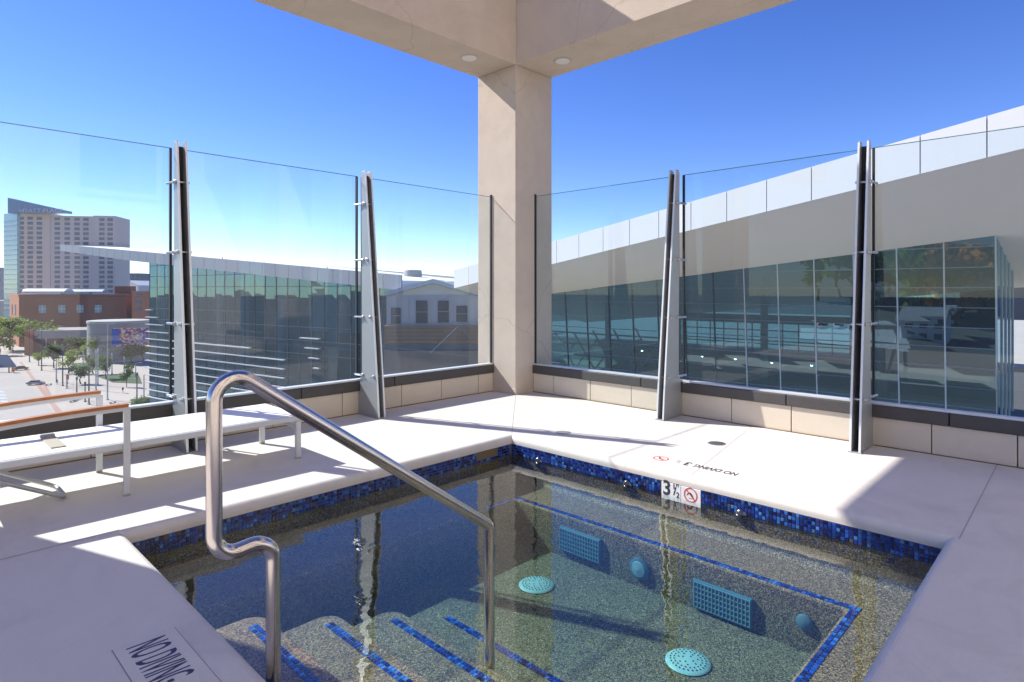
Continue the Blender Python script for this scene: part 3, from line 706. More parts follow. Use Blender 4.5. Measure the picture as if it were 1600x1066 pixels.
b.prism([U(p, .22, -2.05), U(q, .22, -2.05), U(r_, .22, -1.5), U(r_, 14, -1.2), U(q, 26, -2.05), U(p, 26, -2.05)], (0, 0, 1.3)); b.build('roof_slab', M_SOFF, wing)
# glass wall under it
gl = MB().prism([U(wtop(0), 1.6, -40+.0), U(wtop(0), 1.7, -40), U(wtop(0), 1.7, -39.9), U(wtop(0), 1.6, -39.9)], wdir*.1).build('glass_wall', M_MULL, wing)
M_PANE2 = mat_glass('blue_curtain_glass', (.18, .40, .50), 2.3, coat=(.42, .74, 1.0))
M_FASC2 = mat('shaded_metal_panel', (.36, .375, .40), .5, var=.03, vscale=.4)
NC = 24; kend = .985; zl = [8.5-2.2*k for k in range(0, 9)]
for i in range(NC):
    a, c = kend*i/NC, kend*(i+1)/NC; pa, pc = U(wtop(a), 1.8, 0), U(wtop(c), 1.8, 0)
    for z1, z0 in zip(zl, zl[1:]):
        ta, tc_ = min(z1, pa.z-2.1), min(z1, pc.z-2.1)
        if max(ta, tc_) < z0+.1: continue
        ta = max(ta, z0+.02); j = lambda: wn*rnd(-.012, .012)
        MB().quad(Vector((pa.x, pa.y, z0))+j(), Vector((pc.x, pc.y, z0))+j(), Vector((pc.x, pc.y, tc_))+j(), Vector((pa.x, pa.y, ta))+j()).build('pane', M_PANE2, gl)
pa, pc = U(wtop(0), 1.8, 0), U(wtop(kend), 1.8, 0); zz = zl[-1]
MB().quad((pa.x, pa.y, GZ), (pc.x, pc.y, GZ), (pc.x, pc.y, zz), (pa.x, pa.y, zz)).build('lower_glazing', M_PANE2, gl)
for i in range(NC+1):
    p = U(wtop(kend*i/NC), 1.74, 0); s = wdir*.06; MB().prism([Vector((p.x, p.y, GZ))-s, Vector((p.x, p.y, GZ))+s, Vector((p.x, p.y, GZ))+s+wn*.2, Vector((p.x, p.y, GZ))-s+wn*.2], (0, 0, p.z-2.1-GZ)).build('mullion', M_MULL, gl)
for z in zl[1:]:
    k0 = max(0, (z+2.1-3.38)/5.96); p, q = U(wtop(k0), 1.72, 0), U(wtop(kend), 1.72, 0)
    MB().prism([Vector((p.x, p.y, z-.05)), Vector((q.x, q.y, z-.05)), Vector((q.x, q.y, z+.05)), Vector((p.x, p.y, z+.05))], wn*.12).build('transom', M_MULL, gl)
# white sun louvres on the lower storeys
M_LOUV = mat('white_louvre', (.58, .59, .60), .5)
def louvre(z, k0, k1):
    p, q = U(wtop(k0), 1.0, 0), U(wtop(k1), 1.0, 0)
    MB().prism([Vector((p.x, p.y, z)), Vector((q.x, q.y, z)), Vector((q.x, q.y, z+.15)), Vector((p.x, p.y, z+.15))], wn*.5).build('louvre', M_LOUV, wing)
for k in range(13): louvre(-2.9-1.5*k, (.955-.03*k if k < 4 else (.50 if k == 4 else .37)), kend+.004)
for k, kk in enumerate((.315, .298, .285, .270)): louvre(-6.5-1.55*k, .252, kk)
# interior: columns, white wall, slabs, bracing, a bright lattice
for k, (kk, dd, rr) in enumerate(((.08, 6, .6), (.30, 7, .9), (.47, 6, .9), (.62, 6, .8), (.76, 7, .7), (.9, 6, .7))):
    p = U(wtop(kk), dd, 0); MB().tube([(p.x, p.y, GZ), (p.x, p.y, p.z-2)], rr, 14).build('interior_column', mat('pale_column', (.50, .53, .55), .6), wing, smooth=True)
p, q = U(wtop(.2), 9, 0), U(wtop(.42), 9, 0)
MB().prism([Vector((p.x, p.y, -6)), Vector((q.x, q.y, -6)), Vector((q.x, q.y, q.z-2)), Vector((p.x, p.y, p.z-2))], wn*.3).build('interior_wall', mat('pale_wall', (.62, .62, .60), .7), wing)
p, q = U(wtop(0), 22, 0), U(wtop(kend), 22, 0)
MB().prism([Vector((p.x, p.y, GZ)), Vector((q.x, q.y, GZ)), Vector((q.x, q.y, q.z-.4)), Vector((p.x, p.y, p.z-.4))], wn*.3).build('rear_wall', M_INT, wing)
p = U(wtop(kend), 1.9, 0); q = U(wtop(kend), 22, 0)
MB().prism([Vector((p.x, p.y, GZ)), Vector((q.x, q.y, GZ)), Vector((q.x, q.y, p.z-1.9)), Vector((p.x, p.y, p.z-1.9))], -wdir*.2).build('end_wall', mat('end_wall_blue', (.20, .25, .30), .6), wing)
for kk in (.46, .52, .58, .64, .70):
    p = U(wtop(kk), 21, 0); MB().prism([Vector((p.x, p.y, -2.5)), Vector((p.x, p.y, -2.5))+wdir*.5, Vector((p.x, p.y, p.z-2.1))+wdir*.5, Vector((p.x, p.y, p.z-2.1))], wn*.3).build('rear_mullion', M_INT, wing)
for z in (-8.2, -14, -20):
    p, q = U(wtop(0), 3, 0), U(wtop(kend), 3, 0)
    MB().prism([Vector((p.x, p.y, z)), Vector((q.x, q.y, z)), Vector((q.x, q.y, z+.4)), Vector((p.x, p.y, z+.4))], wn*18).build('floor_slab', M_FLOOR, wing)
bn = U(wtop(.66), 3.5, 0); M_RED = mat('red_banner', (.45, .05, .06), .7)
for s, zz, hh in ((0, -6.5, 4.5), (1.6, -5, 2), (3.0, -6.8, 3.2)):
    a = Vector((bn.x, bn.y, zz))+wdir*(-s); MB().prism([a, a+wdir*.9, a+wdir*.9+Vector((0, 0, hh)), a+Vector((0, 0, hh))], wn*.1).build('red_banner', M_RED, wing)
# roof gear
for kk, hh in ((.72, .0), (.63, .3), (.57, .0), (.50, .0), (.46, .0), (.30, .0), (.24, .2)):
    p = U(wtop(kk), 2, 0); MB().tube([p+Vector((0, 0, -.9)), p+Vector((0, 0, hh))], .07, 6).build('roof_vent', mat('roof_gear', (.22, .23, .25), .6), wing)

# grey gabled block next to the corner column, with dark windows, standing on a tan lower roof
gb = thing('gabled_block', 'pale grey gabled block with dark windows left of the corner column', 'building', tuple(at(680, 453, 82).xy)+(-6,))
GT = 82.
def g(px, py, dt=0): return at(px, py, GT+dt)
M_CLAD = mat('pale_cladding', (.33, .36, .40), .6, var=.05, vscale=.3)
w0 = [g(604, 509), g(760, 509), g(760, 466), g(677, 443), g(604, 463)]
MB().prism(w0, FW*14).build('wall', M_CLAD, gb)
for p, q in ((w0[4], w0[3]), (w0[3], w0[2])):
    MB().prism([p+Vector((0, 0, .05)), q+Vector((0, 0, .05)), q+Vector((0, 0, .6)), p+Vector((0, 0, .6))], FW*14.6-FW*0).build('roof_slope', mat('blue_grey_roof', (.28, .34, .46), .6), gb).location += Vector(-FW*.6)
M_WDK = mat('dark_louvre_window', (.055, .06, .07), .5)
for (a, c, y0, y1) in ((611, 626, 481, 506), (650, 668, 470, 505), (684, 701, 470, 504), (713, 730, 478, 503)):
    f = MB().prism([g(a, y1, -.12), g(c, y1, -.12), g(c, y0, -.12), g(a, y0, -.12)], FW*.3).build('window', M_WDK, gb)
    MB().prism([g(a-.6, (y0+y1)/2+.5, -.2), g(c+.6, (y0+y1)/2+.5, -.2), g(c+.6, (y0+y1)/2-.3, -.2), g(a-.6, (y0+y1)/2-.3, -.2)], FW*.3).build('window_bar', M_CLAD, f)
for k in range(1, 9):
    px = 604+156*k/9; MB().prism([g(px-.3, 508.5, -.03), g(px+.3, 508.5, -.03), g(px+.3, 468, -.03), g(px-.3, 468, -.03)], FW*.2).build('panel_joint', M_INT, gb)
pod = MB().prism([g(600, 537, -.6), g(775, 537, -.6), g(775, 509.2, -.6), g(600, 509.2, -.6)], FW*16).build('podium', mat('brown_stone', (.24, .19, .14), .9, var=.2, vscale=.25), gb)
for k in range(4): MB().prism([g(600, 514+6*k, -.7), g(775, 514+6*k, -.7), g(775, 513.2+6*k, -.7), g(600, 513.2+6*k, -.7)], FW*.3).build('course', mat('brown_course', (.15, .12, .10), .9), pod)
MB().prism([g(600, 548, -.2), g(775, 548, -.2), g(775, 537.3, -.2), g(600, 537.3, -.2)], FW*10).build('base_glazing', mat('slate_blue', (.05, .09, .14), .3), gb)
MB().prism([g(600, 800, -.6), g(775, 800, -.6), g(775, 548.3, -.6), g(600, 548.3, -.6)], FW*10).build('base_wall', mat('taupe_wall', (.20, .19, .18), .9, var=.15, vscale=.2), gb)
cyl = thing('roof_tank', 'grey rooftop unit above the roof edge left of the column', 'roof unit', tuple(at(645, 453, 104).xy)+(1.5,))
MB().lathe(at(645, 446, 104), (0, 0, 1), [(1.55, -1.5), (1.55, 2.35), (1.45, 2.6), (0, 2.65)], 20).build('drum', mat('unit_grey', (.28, .28, .30), .6), cyl, smooth=True)
sgp = thing('gable_brace', 'thin slate steel braces before the gabled block', 'brace', tuple(at(690, 453, 76).xy)+(-6,))
for (a, b_, c, d) in ((672, 552, 716, 510), (714, 510, 736, 528), (672, 560, 684, 572)):
    MB().tube([at(a, b_, 76), at(c, d, 76)], .06, 6).build('brace', M_MULLT, sgp)

# ================================================================== THE STREET AND CITY AT THE LEFT
ground = structure(MB().quad((-3000, -3000, GZ), (3000, -3000, GZ), (3000, 3000, GZ), (-3000, 3000, GZ)).build('ground', mat('city_ground', (.10, .10, .095), .95, var=.15, vscale=.01)))
structure(MB().quad((9, -70, GZ+.02), (150, -70, GZ+.02), (150, 75, GZ+.02), (9, 75, GZ+.02)).build('street', mat('pale_street_bounce', (.46, .43, .39), .9, var=.1, vscale=.05)))  # unseen pale sheet, added to bounce sunlight up onto the hall soffit
def gp(px, py, z=GZ): return onz(px, py, z)
def sheet(name, pts, dz, m): return structure(MB().quad(*[gp(x, y)+Vector((0, 0, dz)) for x, y in pts]).build(name, m))
M_PLAZA = mat('plaza_paving', (.47, .40, .34), .9, var=.12, vscale=.08); M_ROAD = mat('pale_road', (.42, .37, .33), .9, var=.1, vscale=.06)
M_PINK = mat('red_paving', (.42, .24, .19), .9, var=.1, vscale=.3); M_LAWN = mat('lawn', (.07, .11, .03), .95, var=.2, vscale=.3)
sheet('plaza', ((-300, 520), (420, 520), (420, 720), (-300, 720)), .03, M_PLAZA)
sheet('road', ((-60, 532), (-14, 532), (150, 720), (-300, 720)), .07, M_ROAD)
sheet('paving_strip', ((30, 566), (34, 566), (110, 660), (98, 660)), .11, M_PINK)
sheet('paving_strip', ((62, 596), (66, 595), (84, 622), (78, 622)), .15, M_PINK)
sheet('lawn', ((108, 568), (160, 566), (172, 580), (118, 577)), .11, M_LAWN)
sheet('lawn', ((150, 588), (215, 582), (222, 600), (176, 598)), .11, M_LAWN)
for k in range(5): sheet('road_marking', ((-5+2*k, 612+5*k), (6+2*k, 612+5*k), (8+2*k, 614.2+5*k), (-4+2*k, 614.2+5*k)), .11, M_SIGN)

# generic oriented block given by pixel columns at a distance
def facing(px0, px1, t0, t1):
    a, c = at(px0, HY, t0), at(px1, HY, t1); a.z = c.z = 0; u = (c-a).normalized(); n = Vector((-u.y, u.x, 0))
    if n.dot(FW) < 0: n = -n
    return a, c, u, n
def zof(py, t): return H-(py-HY)/FPX*t
M_HOT = mat('hotel_tan', (.72, .59, .50), .85, var=.05, vscale=.05); M_HOT2 = mat('hotel_grey', (.63, .56, .53), .85); M_WIN = mat('hotel_window', (.10, .14, .19), .2); M_CURT = mat('blue_green_glass', (.10, .27, .33), .12, spec=.9)
ht = thing('hotel_tower', 'tall tan hotel with blue glass corner and sloping glass crown', 'building', tuple(at(90, 453, 385).xy)+(GZ,))
T = 385
a, c, u, n = facing(26, 181, T-4, T+6)
def slab(name, p, q, z0, z1, depth, m, parent, off=0):
    p = p+n*off; q = q+n*off
    return MB().prism([Vector((p.x, p.y, z0)), Vector((q.x, q.y, z0)), Vector((q.x, q.y, z1)), Vector((p.x, p.y, z1))], n*depth).build(name, m, parent)
W_ = (c-a).length
pt = lambda f: a+u*(W_*f)
slab('wall', pt(0), pt(.33), GZ, zof(333, T), 22, M_HOT, ht); slab('wall', pt(.3305), pt(.77), GZ, zof(337, T), 21, M_HOT2, ht, .4); slab('wall', pt(.7705), pt(1), GZ, zof(336, T), 21, M_HOT2, ht, -.5)
g0, g1, gu, gn = facing(6, 27, T+5, T-5)
n_s = n; n = gn
slab('glass_corner', g0, g1-gu*.05, GZ, zof(333, T), 18, M_CURT, ht)
for k in range(19):
    z = zof(345+7.6*k, T); p, q = g0, g1; slab('floor_band', p, q, z-.35, z+.2, .4, mat('band_pale', (.35, .42, .42), .6), ht, -.25)
n = n_s
cr = [at(12, 333, T-6), at(102, 333, T-6), at(102, 329, T-6), at(12, 309, T-6)]
crown = MB().prism(cr, FW*6).build('glass_crown', mat('crown_glass', (.06, .20, .36), .15, spec=.8), ht)
lm = lettering('sign_letters', 'HYATT PLACE', 3.4, frame(at(30, 332, T-6.4), RT, (0, 0, 1)), mat('sign_letter', (.55, .65, .75), .6), crown, 1.25)
wm = None
cols = [.045, .135, .225, .40, .50, .60, .69, .86, .945]
for ci, f in enumerate(cols):
    for r in range(17):
        z = zof(342+7.55*r, T)
        if z < -4: continue
        off = -.12 if f < .33 else (.28 if f < .77 else -.62)
        p = pt(f)+n*off
        if wm is None:
            s = u*1.55; wm = MB().prism([-s, s, s+Vector((0, 0, 1.9)), -s+Vector((0, 0, 1.9))], n*.3).build('window', M_WIN, None); wm.parent = ht; wm.location = p+Vector((0, 0, z-1))-ht.location
        else: link_copy(wm, ht, p+Vector((0, 0, z-1))-ht.location)
# brick building
br = thing('brick_building', 'long red brick building with white vaulted rooftop before the hotel', 'building', tuple(at(110, 453, 325).xy)+(GZ,))
M_BRICK = mat('red_brick', (.26, .085, .06), .9, var=.15, vscale=.2); M_BRICK2 = mat('orange_sunlit_brick', (.45, .17, .09), .9)
T = 322; a, c, u, n = facing(30, 198, T, T+12); W_ = (c-a).length
slab('wall', a, c, GZ, zof(464, T), 40, M_BRICK, br)
slab('cornice', a-u*.3, c, zof(463.8, T), zof(460, T), 40, mat('brown_cornice', (.17, .07, .06), .9), br, -.4)
s0, s1, su, sn = facing(15, 29.6, T+22, T+.5); nn = n; n = sn; slab('side_wall', s0, s1, GZ, zof(460, T), 12, M_BRICK2, br)  # orange copy of the red brick paints sunlight onto this side
for k in range(2):
    p = s0+su*((s1-s0).length*(.25+.35*k)); slab('side_window', p, p+su*3.0, zof(493, T), zof(477, T), .4, M_WIN, br, -.2)
n = nn
for px in (65.5, 95.5, 124, 152.5):
    p0, p1 = pt((px-5.5-30)/168), pt((px+5.5-30)/168)
    wnd = slab('window', p0, p1, zof(489, T+4), zof(477, T+4), .4, mat('teal_window', (.20, .34, .36), .2), br, -.2)
    m_ = (p0+p1)/2; slab('window_bar', m_-u*.2, m_+u*.2, zof(489, T+4), zof(477, T+4), .3, M_LOUV, wnd, -.35); slab('window_bar', p0, p1, zof(483.3, T+4), zof(482.5, T+4), .3, M_LOUV, wnd, -.38)
va = MB(); A_ = at(42, 458, T+10); B_ = at(108, 458, T+10); r_ = 2.4
va.prism([A_+Vector((0, 0, r_*math.sin(t)))+FW*(r_*1.6*-math.cos(t)) for t in [math.pi*k/10 for k in range(11)]], B_-A_); va.build('roof_vault', M_LOUV, br)
va = MB(); A_ = at(110, 458, T+16); B_ = at(165, 458, T+16)
va.prism([A_+Vector((0, 0, 2.0*math.sin(t)))+FW*(3*-math.cos(t)) for t in [math.pi*k/8 for k in range(9)]], B_-A_); va.build('roof_vault', mat('vault_grey', (.42, .45, .5), .6), br)
slab('roof_glazing', pt(.35), pt(.62), zof(462, T), zof(456, T), 4, M_CURT, br, 3); slab('roof_plant', pt(.8), pt(.96), zof(462, T), zof(447, T), 8, M_BRICK, br, 12)
# far blocks
def block(label, px0, px1, py, T, m, wins=0, gable=False):
    a, c, u_, n_ = facing(px0, px1, T, T); t = thing('far_building', label, 'building', tuple(((a+c)/2).xy)+(GZ,))
    z1 = zof(py, T)
    pts = [Vector((a.x, a.y, GZ)), Vector((c.x, c.y, GZ)), Vector((c.x, c.y, z1))] + ([Vector(((a.x+c.x)/2, (a.y+c.y)/2, z1+3.5))] if gable else []) + [Vector((a.x, a.y, z1))]
    MB().prism(pts, n_*25).build('wall', m, t)
    L_ = (c-a).length
    for k in range(wins):
        for r in range(3):
            p = a+u_*(L_*(k+.3)/wins); q = p+u_*(L_*.4/wins); z = z1-3.2-3.6*r
            MB().prism([Vector((p.x, p.y, z)), Vector((q.x, q.y, z)), Vector((q.x, q.y, z+1.8)), Vector((p.x, p.y, z+1.8))], -n_*.2).build('window', M_WIN, t)
    return t
M_FARG = mat('far_grey', (.24, .26, .30), .9)
block('dark grey flat far block right of the hotel', 190, 219, 427, 520, M_FARG, 4)
block('small white gabled far building below the grey block', 188, 216, 446, 430, mat('far_white', (.62, .63, .66), .8), 0, True)
block('narrow pale far building at the left picture edge', -30, 4, 418, 470, mat('far_pale', (.42, .42, .45), .9), 3)
block('low pale far building left of the brick building', -40, 14, 470, 400, mat('far_tan', (.40, .37, .35), .9), 5)
block('orange brick block beside the glass wing', 206, 250, 455, 330, M_BRICK2, 2)
block('dark low block between brick building and wing', 186, 235, 470, 345, M_FARG, 3)
for k, (x0, x1, y, tt) in enumerate(((-400, -60, 440, 900), (240, 420, 447, 900), (420, 700, 449, 1000), (1500, 1640, 425, 420), (1600, 1900, 438, 600))):
    block(['hazy far block beyond the left edge', 'hazy far block behind the glass wing', 'hazy far block behind the wing roof', 'brown far block past the hall corner', 'far block beyond the right edge'][k], x0, x1, y, tt, mat('far_brown', (.22, .19, .18), .9) if k == 3 else M_FARG)
# low brown deck building and curved concrete drum with mural
lo_ = thing('parking_deck', 'low brown parking deck with pale parapet before the brick building', 'building', tuple(at(95, 453, 285).xy)+(GZ,))
T = 282; a, c, u, n = facing(40, 150, T, T+8); W_ = (c-a).length
slab('wall', a, c, GZ, zof(530, T), 24, mat('brown_wall', (.20, .12, .09), .9), lo_); slab('parapet', a, c, zof(529.8, T), zof(517, T), 25, mat('grey_parapet', (.33, .29, .28), .9), lo_, -.5); slab('opening', pt(.45), pt(.98), zof(541, T), zof(531, T), .3, M_DARK, lo_, -.2)
slab('pier', pt(0), pt(.12), GZ, zof(515, T), 3, M_BRICK2, lo_, -1.2)
drum = thing('concrete_drum', 'curved grey concrete building with colourful mural left of the glass wing', 'building', tuple(at(190, 453, 255).xy)+(GZ,))
Tm = 250; cen = at(186, 453, Tm+14); cen.z = GZ; R_ = 11.5
d_ = MB(); base = [cen+Vector((R_*math.cos(t), R_*math.sin(t), 0)) for t in [2*math.pi*k/48 for k in range(48)]]
d_.prism(base, (0, 0, zof(507, Tm)-GZ)); d_.build('wall', mat('drum_concrete', (.36, .34, .31), .9, var=.1, vscale=.2), drum)
for k in range(7):
    z = GZ+1.8*k+1; MB().lathe((cen.x, cen.y, z), (0, 0, 1), [(R_+.06, 0), (R_+.06, .12), (R_-.2, .13)], 48).build('joint_band', mat('drum_joint', (.22, .20, .19), .9), drum)
MB().lathe((cen.x, cen.y, zof(507, Tm)), (0, 0, 1), [(R_+.25, 0), (R_+.25, 1.0), (R_-.5, 1.1), (0, 1.1)], 48).build('roof_rim', M_CONC, drum, smooth=True)
mm = bpy.data.materials.new('mural'); mm.use_nodes = True; nn_ = mm.node_tree.nodes; ll = mm.node_tree.links
tcn = nn_.new('ShaderNodeTexCoord'); nz = nn_.new('ShaderNodeTexNoise'); nz.inputs['Scale'].default_value = .4; nz.inputs['Detail'].default_value = 4; nz.inputs['Distortion'].default_value = 1.5
rp_ = nn_.new('ShaderNodeValToRGB'); E = rp_.color_ramp.elements; E[0].position = .40; E[0].color = (.03, .09, .32, 1); E[1].position = .47; E[1].color = (.45, .05, .05, 1)
for ps, cc in ((.52, (.75, .32, .12)), (.57, (.8, .75, .65)), (.63, (.1, .22, .5)), (.7, (.6, .1, .12))):
    k = E.new(ps); k.color = (*cc, 1)
ll.new(tcn.outputs['Object'], nz.inputs['Vector']); ll.new(nz.outputs[0], rp_.inputs[0]); ll.new(rp_.outputs[0], nn_['Principled BSDF'].inputs['Base Color'])
T = Tm-2.5; a, c, u, n = facing(177, 232, T, T+3); slab('mural_board', a, c, zof(542, T), zof(513, T), .5, mm, drum); slab('mural_border', a-u*.5, a+u*2.2, zof(540, T), zof(514, T), .4, mat('mural_blue', (.03, .10, .40), .7), drum, -.15)

# ------------------------------------------------------------------ trees
def leaf_mat(name, col):
    m = mat(name, col, .7, var=.3, vscale=.7, spec=.2); n = m.node_tree.nodes; l = m.node_tree.links
    tr = n.new('ShaderNodeBsdfTranslucent'); tr.inputs[0].default_value = (min(1, col[0]*1.5), min(1, col[1]*1.5), col[2]*1.2, 1); mx = n.new('ShaderNodeMixShader'); mx.inputs[0].default_value = .45
    l.new(n['Principled BSDF'].outputs[0], mx.inputs[1]); l.new(tr.outputs[0], mx.inputs[2]); l.new(mx.outputs[0], n['Material Output'].inputs[0]); return m
M_LEAF = [leaf_mat('leaf_green', (.11, .17, .035)), leaf_mat('leaf_light', (.20, .26, .055)), leaf_mat('leaf_dark', (.07, .12, .04)), leaf_mat('leaf_orange', (.50, .20, .03))]
M_BARK = mat('bark', (.09, .07, .055), .95)
def tree_mesh(h, w_, m, n_leaf=1100, seed=0, trunk=.35, ls=1.):
    r = random.Random(seed); tb = MB(); hh = h*trunk
    tb.tube([(0, 0, 0), (.05*w_*r.uniform(-1, 1), .05*w_*r.uniform(-1, 1), hh*.6), (0, 0, hh), (.03, .02, h*.75)], [.028*h, .022*h, .018*h, .006*h], 7)
    cl = [Vector((r.uniform(-1, 1)*w_*.33, r.uniform(-1, 1)*w_*.33, hh+(h-hh)*r.uniform(.12, .88))) for _ in range(11)]
    for q in cl: tb.tube([(0, 0, hh*.8+.1*h*r.random()), tuple(q)], [.010*h, .004*h], 5, cap=False)
    lb = MB()
    for k in range(n_leaf):
        q = r.choice(cl); rad = w_*r.uniform(.12, .26)
        d = Vector((r.gauss(0, 1), r.gauss(0, 1), r.gauss(0, .8))).normalized()*rad*r.random()**.4
        p = q+d; s = w_*r.uniform(.026, .05)*ls
        x = Vector((r.gauss(0, 1), r.gauss(0, 1), r.gauss(0, 1))).normalized(); y = x.cross(Vector((r.gauss(0, 1), r.gauss(0, 1), r.gauss(0, 1)))).normalized()
        lb.quad(p-x*s, p+y*s*.7, p+x*s*1.1, p-y*s*.7)
    return tb, lb, m
proto = {}
def tree(label, px, py, hpx, wpx, kind, group, seed, pos=None, dims=None):
    p = pos if pos is not None else gp(px, py); t_ = (p-O).dot(FW)
    h, w_ = dims if dims else (hpx/FPX*t_, wpx/FPX*t_)
    t = thing('tree', label, 'tree', p, group); key = (kind, seed)
    if key not in proto:
        tb, lb, m = tree_mesh(1., .9, M_LEAF[kind], seed=seed) if seed < 3 else tree_mesh(1., .9, M_LEAF[kind], 420, seed, .28, 1.9)
        proto[key] = (tb.build('trunk', M_BARK, None), lb.build('crown', m, None))
        o1, o2 = proto[key]
    else: o1, o2 = (link_copy(o, None) for o in proto[key])
    for o in (o1, o2): o.parent = t; o.location = (0, 0, 0)
    t.scale = (w_/.9, w_/.9, h); t.rotation_euler.z = rnd(0, 6)
    return t
G = 'plaza trees'
TR = [(16, 547, 40, 46, 1, 'large light green tree at the left picture edge'), (75, 552, 40, 52, 0, 'broad green tree before the parking deck'), (60, 571, 16, 16, 1, 'small pale tree on the plaza before the parking deck'),
      (84, 575, 28, 24, 2, 'dark small tree beside the road bend'), (107, 584, 30, 18, 1, 'bright yellow-green young tree on the plaza'), (126, 600, 24, 24, 2, 'low dark tree in the middle of the plaza'),
      (166, 592, 28, 20, 2, 'round dark tree between plaza lamp posts'), (198, 605, 30, 13, 2, 'slim dark tree right of the walking person'), (166, 566, 32, 30, 0, 'green tree before the curved concrete building'),
      (184, 565, 34, 28, 0, 'green tree under the mural'), (206, 568, 24, 30, 2, 'dense low tree close to the glass wing'), (222, 566, 24, 28, 1, 'olive low tree touching the glass wing corner'),
      (134, 562, 18, 18, 1, 'small light tree left of the curved concrete building'), (218, 652, 26, 40, 0, 'leafy tree at the foot of the glass wing'), (238, 655, 30, 34, 2, 'darker leafy tree beside the glass wing foot'),
      (40, 548, 30, 30, 0, 'green tree between the two large trees at the left'), (100, 552, 26, 30, 1, 'light tree before the right half of the parking deck'), (120, 556, 24, 24, 2, 'dark tree left of the lawn by the parking deck'), (150, 560, 22, 22, 0, 'small green tree at the curved building corner'), (-2, 556, 34, 34, 0, 'green tree cut by the left picture edge'), (146, 585, 24, 20, 0, 'green tree on the lawn behind the tallest pole')]
for k, (px, py, hp, wp, kd, lb) in enumerate(TR): tree(lb, px, py, hp*1.25, wp*1.4, kd, G, k % 3)
# trees across the boulevard behind the viewer, mirrored in the hall's glass
def mirror_hit(px, py, z=GZ):
    d = ray(px, py); s = XF/d.x; hit = O+d*s; n_ = Vector((-1, 0, -LEAN)).normalized(); r = d-2*d.dot(n_)*n_; k = (z-hit.z)/r.z if r.z < 0 else -1
    return hit+r*k, r
for q in ((1300, 400), (1400, 420), (1500, 430), (1500, 470), (1300, 480), (1100, 450), (1100, 520)):
    h_, r_v = mirror_hit(*q); print('mirror', q, [round(x) for x in h_], round(r_v.z, 3))
idx = 0
for (px, py, kd) in ((1275, 466, 0), (1310, 460, 1), (1350, 470, 2), (1385, 468, 0), (1420, 470, 2), (1452, 478, 1), (1478, 490, 3), (1505, 494, 3), (1532, 492, 3), (1440, 500, 0), (1552, 500, 3), (1500, 504, 3), (1425, 488, 2)):
    p, _ = mirror_hit(px, py, GZ); tree('%s tree mirrored in the hall glass, %s' % (['green', 'light green', 'dark green', 'orange autumn'][kd], ['leftmost', 'second from left', 'third from left', 'fourth from left', 'middle', 'right of middle', 'left of the orange group', 'in the orange group', 'right in the orange group', 'below the orange group', 'at the hall corner', 'low below the corner trees', 'low middle'][idx]), 0, 0, 0, 0, kd, 'trees mirrored in the hall', 3+idx % 3, pos=Vector((p.x, p.y, GZ)), dims=(rnd(17, 24), rnd(15, 20))); idx += 1

def mpt(px, py, z=GZ): p, _ = mirror_hit(px, py, z); return Vector((p.x, p.y, z))
structure(MB().quad(*[mpt(x, y, GZ+.06) for x, y in ((1060, 566), (1060, 556), (1560, 585), (1560, 612))]).build('path', mat('tan_path', (.50, .43, .34), .9, var=.1, vscale=.1)))
structure(MB().quad(*[mpt(x, y, GZ+.07) for x, y in ((1250, 506), (1250, 530), (1420, 548), (1400, 506))]).build('car_park', mat('pale_car_park', (.45, .45, .44), .9, var=.1, vscale=.1)))
wh = mpt(1448, 530); wb = thing('white_house', 'small white house mirrored in the hall glass under the trees', 'building', wh)
MB().box(wh.x-4, wh.x+4, wh.y-5, wh.y+5, GZ, GZ+6).build('wall', mat('white_wall', (.72, .72, .70), .8), wb)
MB().prism([(wh.x-4.4, wh.y-5.3, GZ+6), (wh.x+4.4, wh.y-5.3, GZ+6), (wh.x, wh.y-5.3, GZ+8.2)], (0, 10.6, 0)).build('roof', mat('grey_roof', (.3, .3, .3), .8), wb)
for k in range(3):
    for z in (1.2, 3.9): MB().box(wh.x+3.95, wh.x+4.06, wh.y-3.9+3*k, wh.y-2.3+3*k, GZ+z, GZ+z+1.4).build('window', M_WIN, wb)
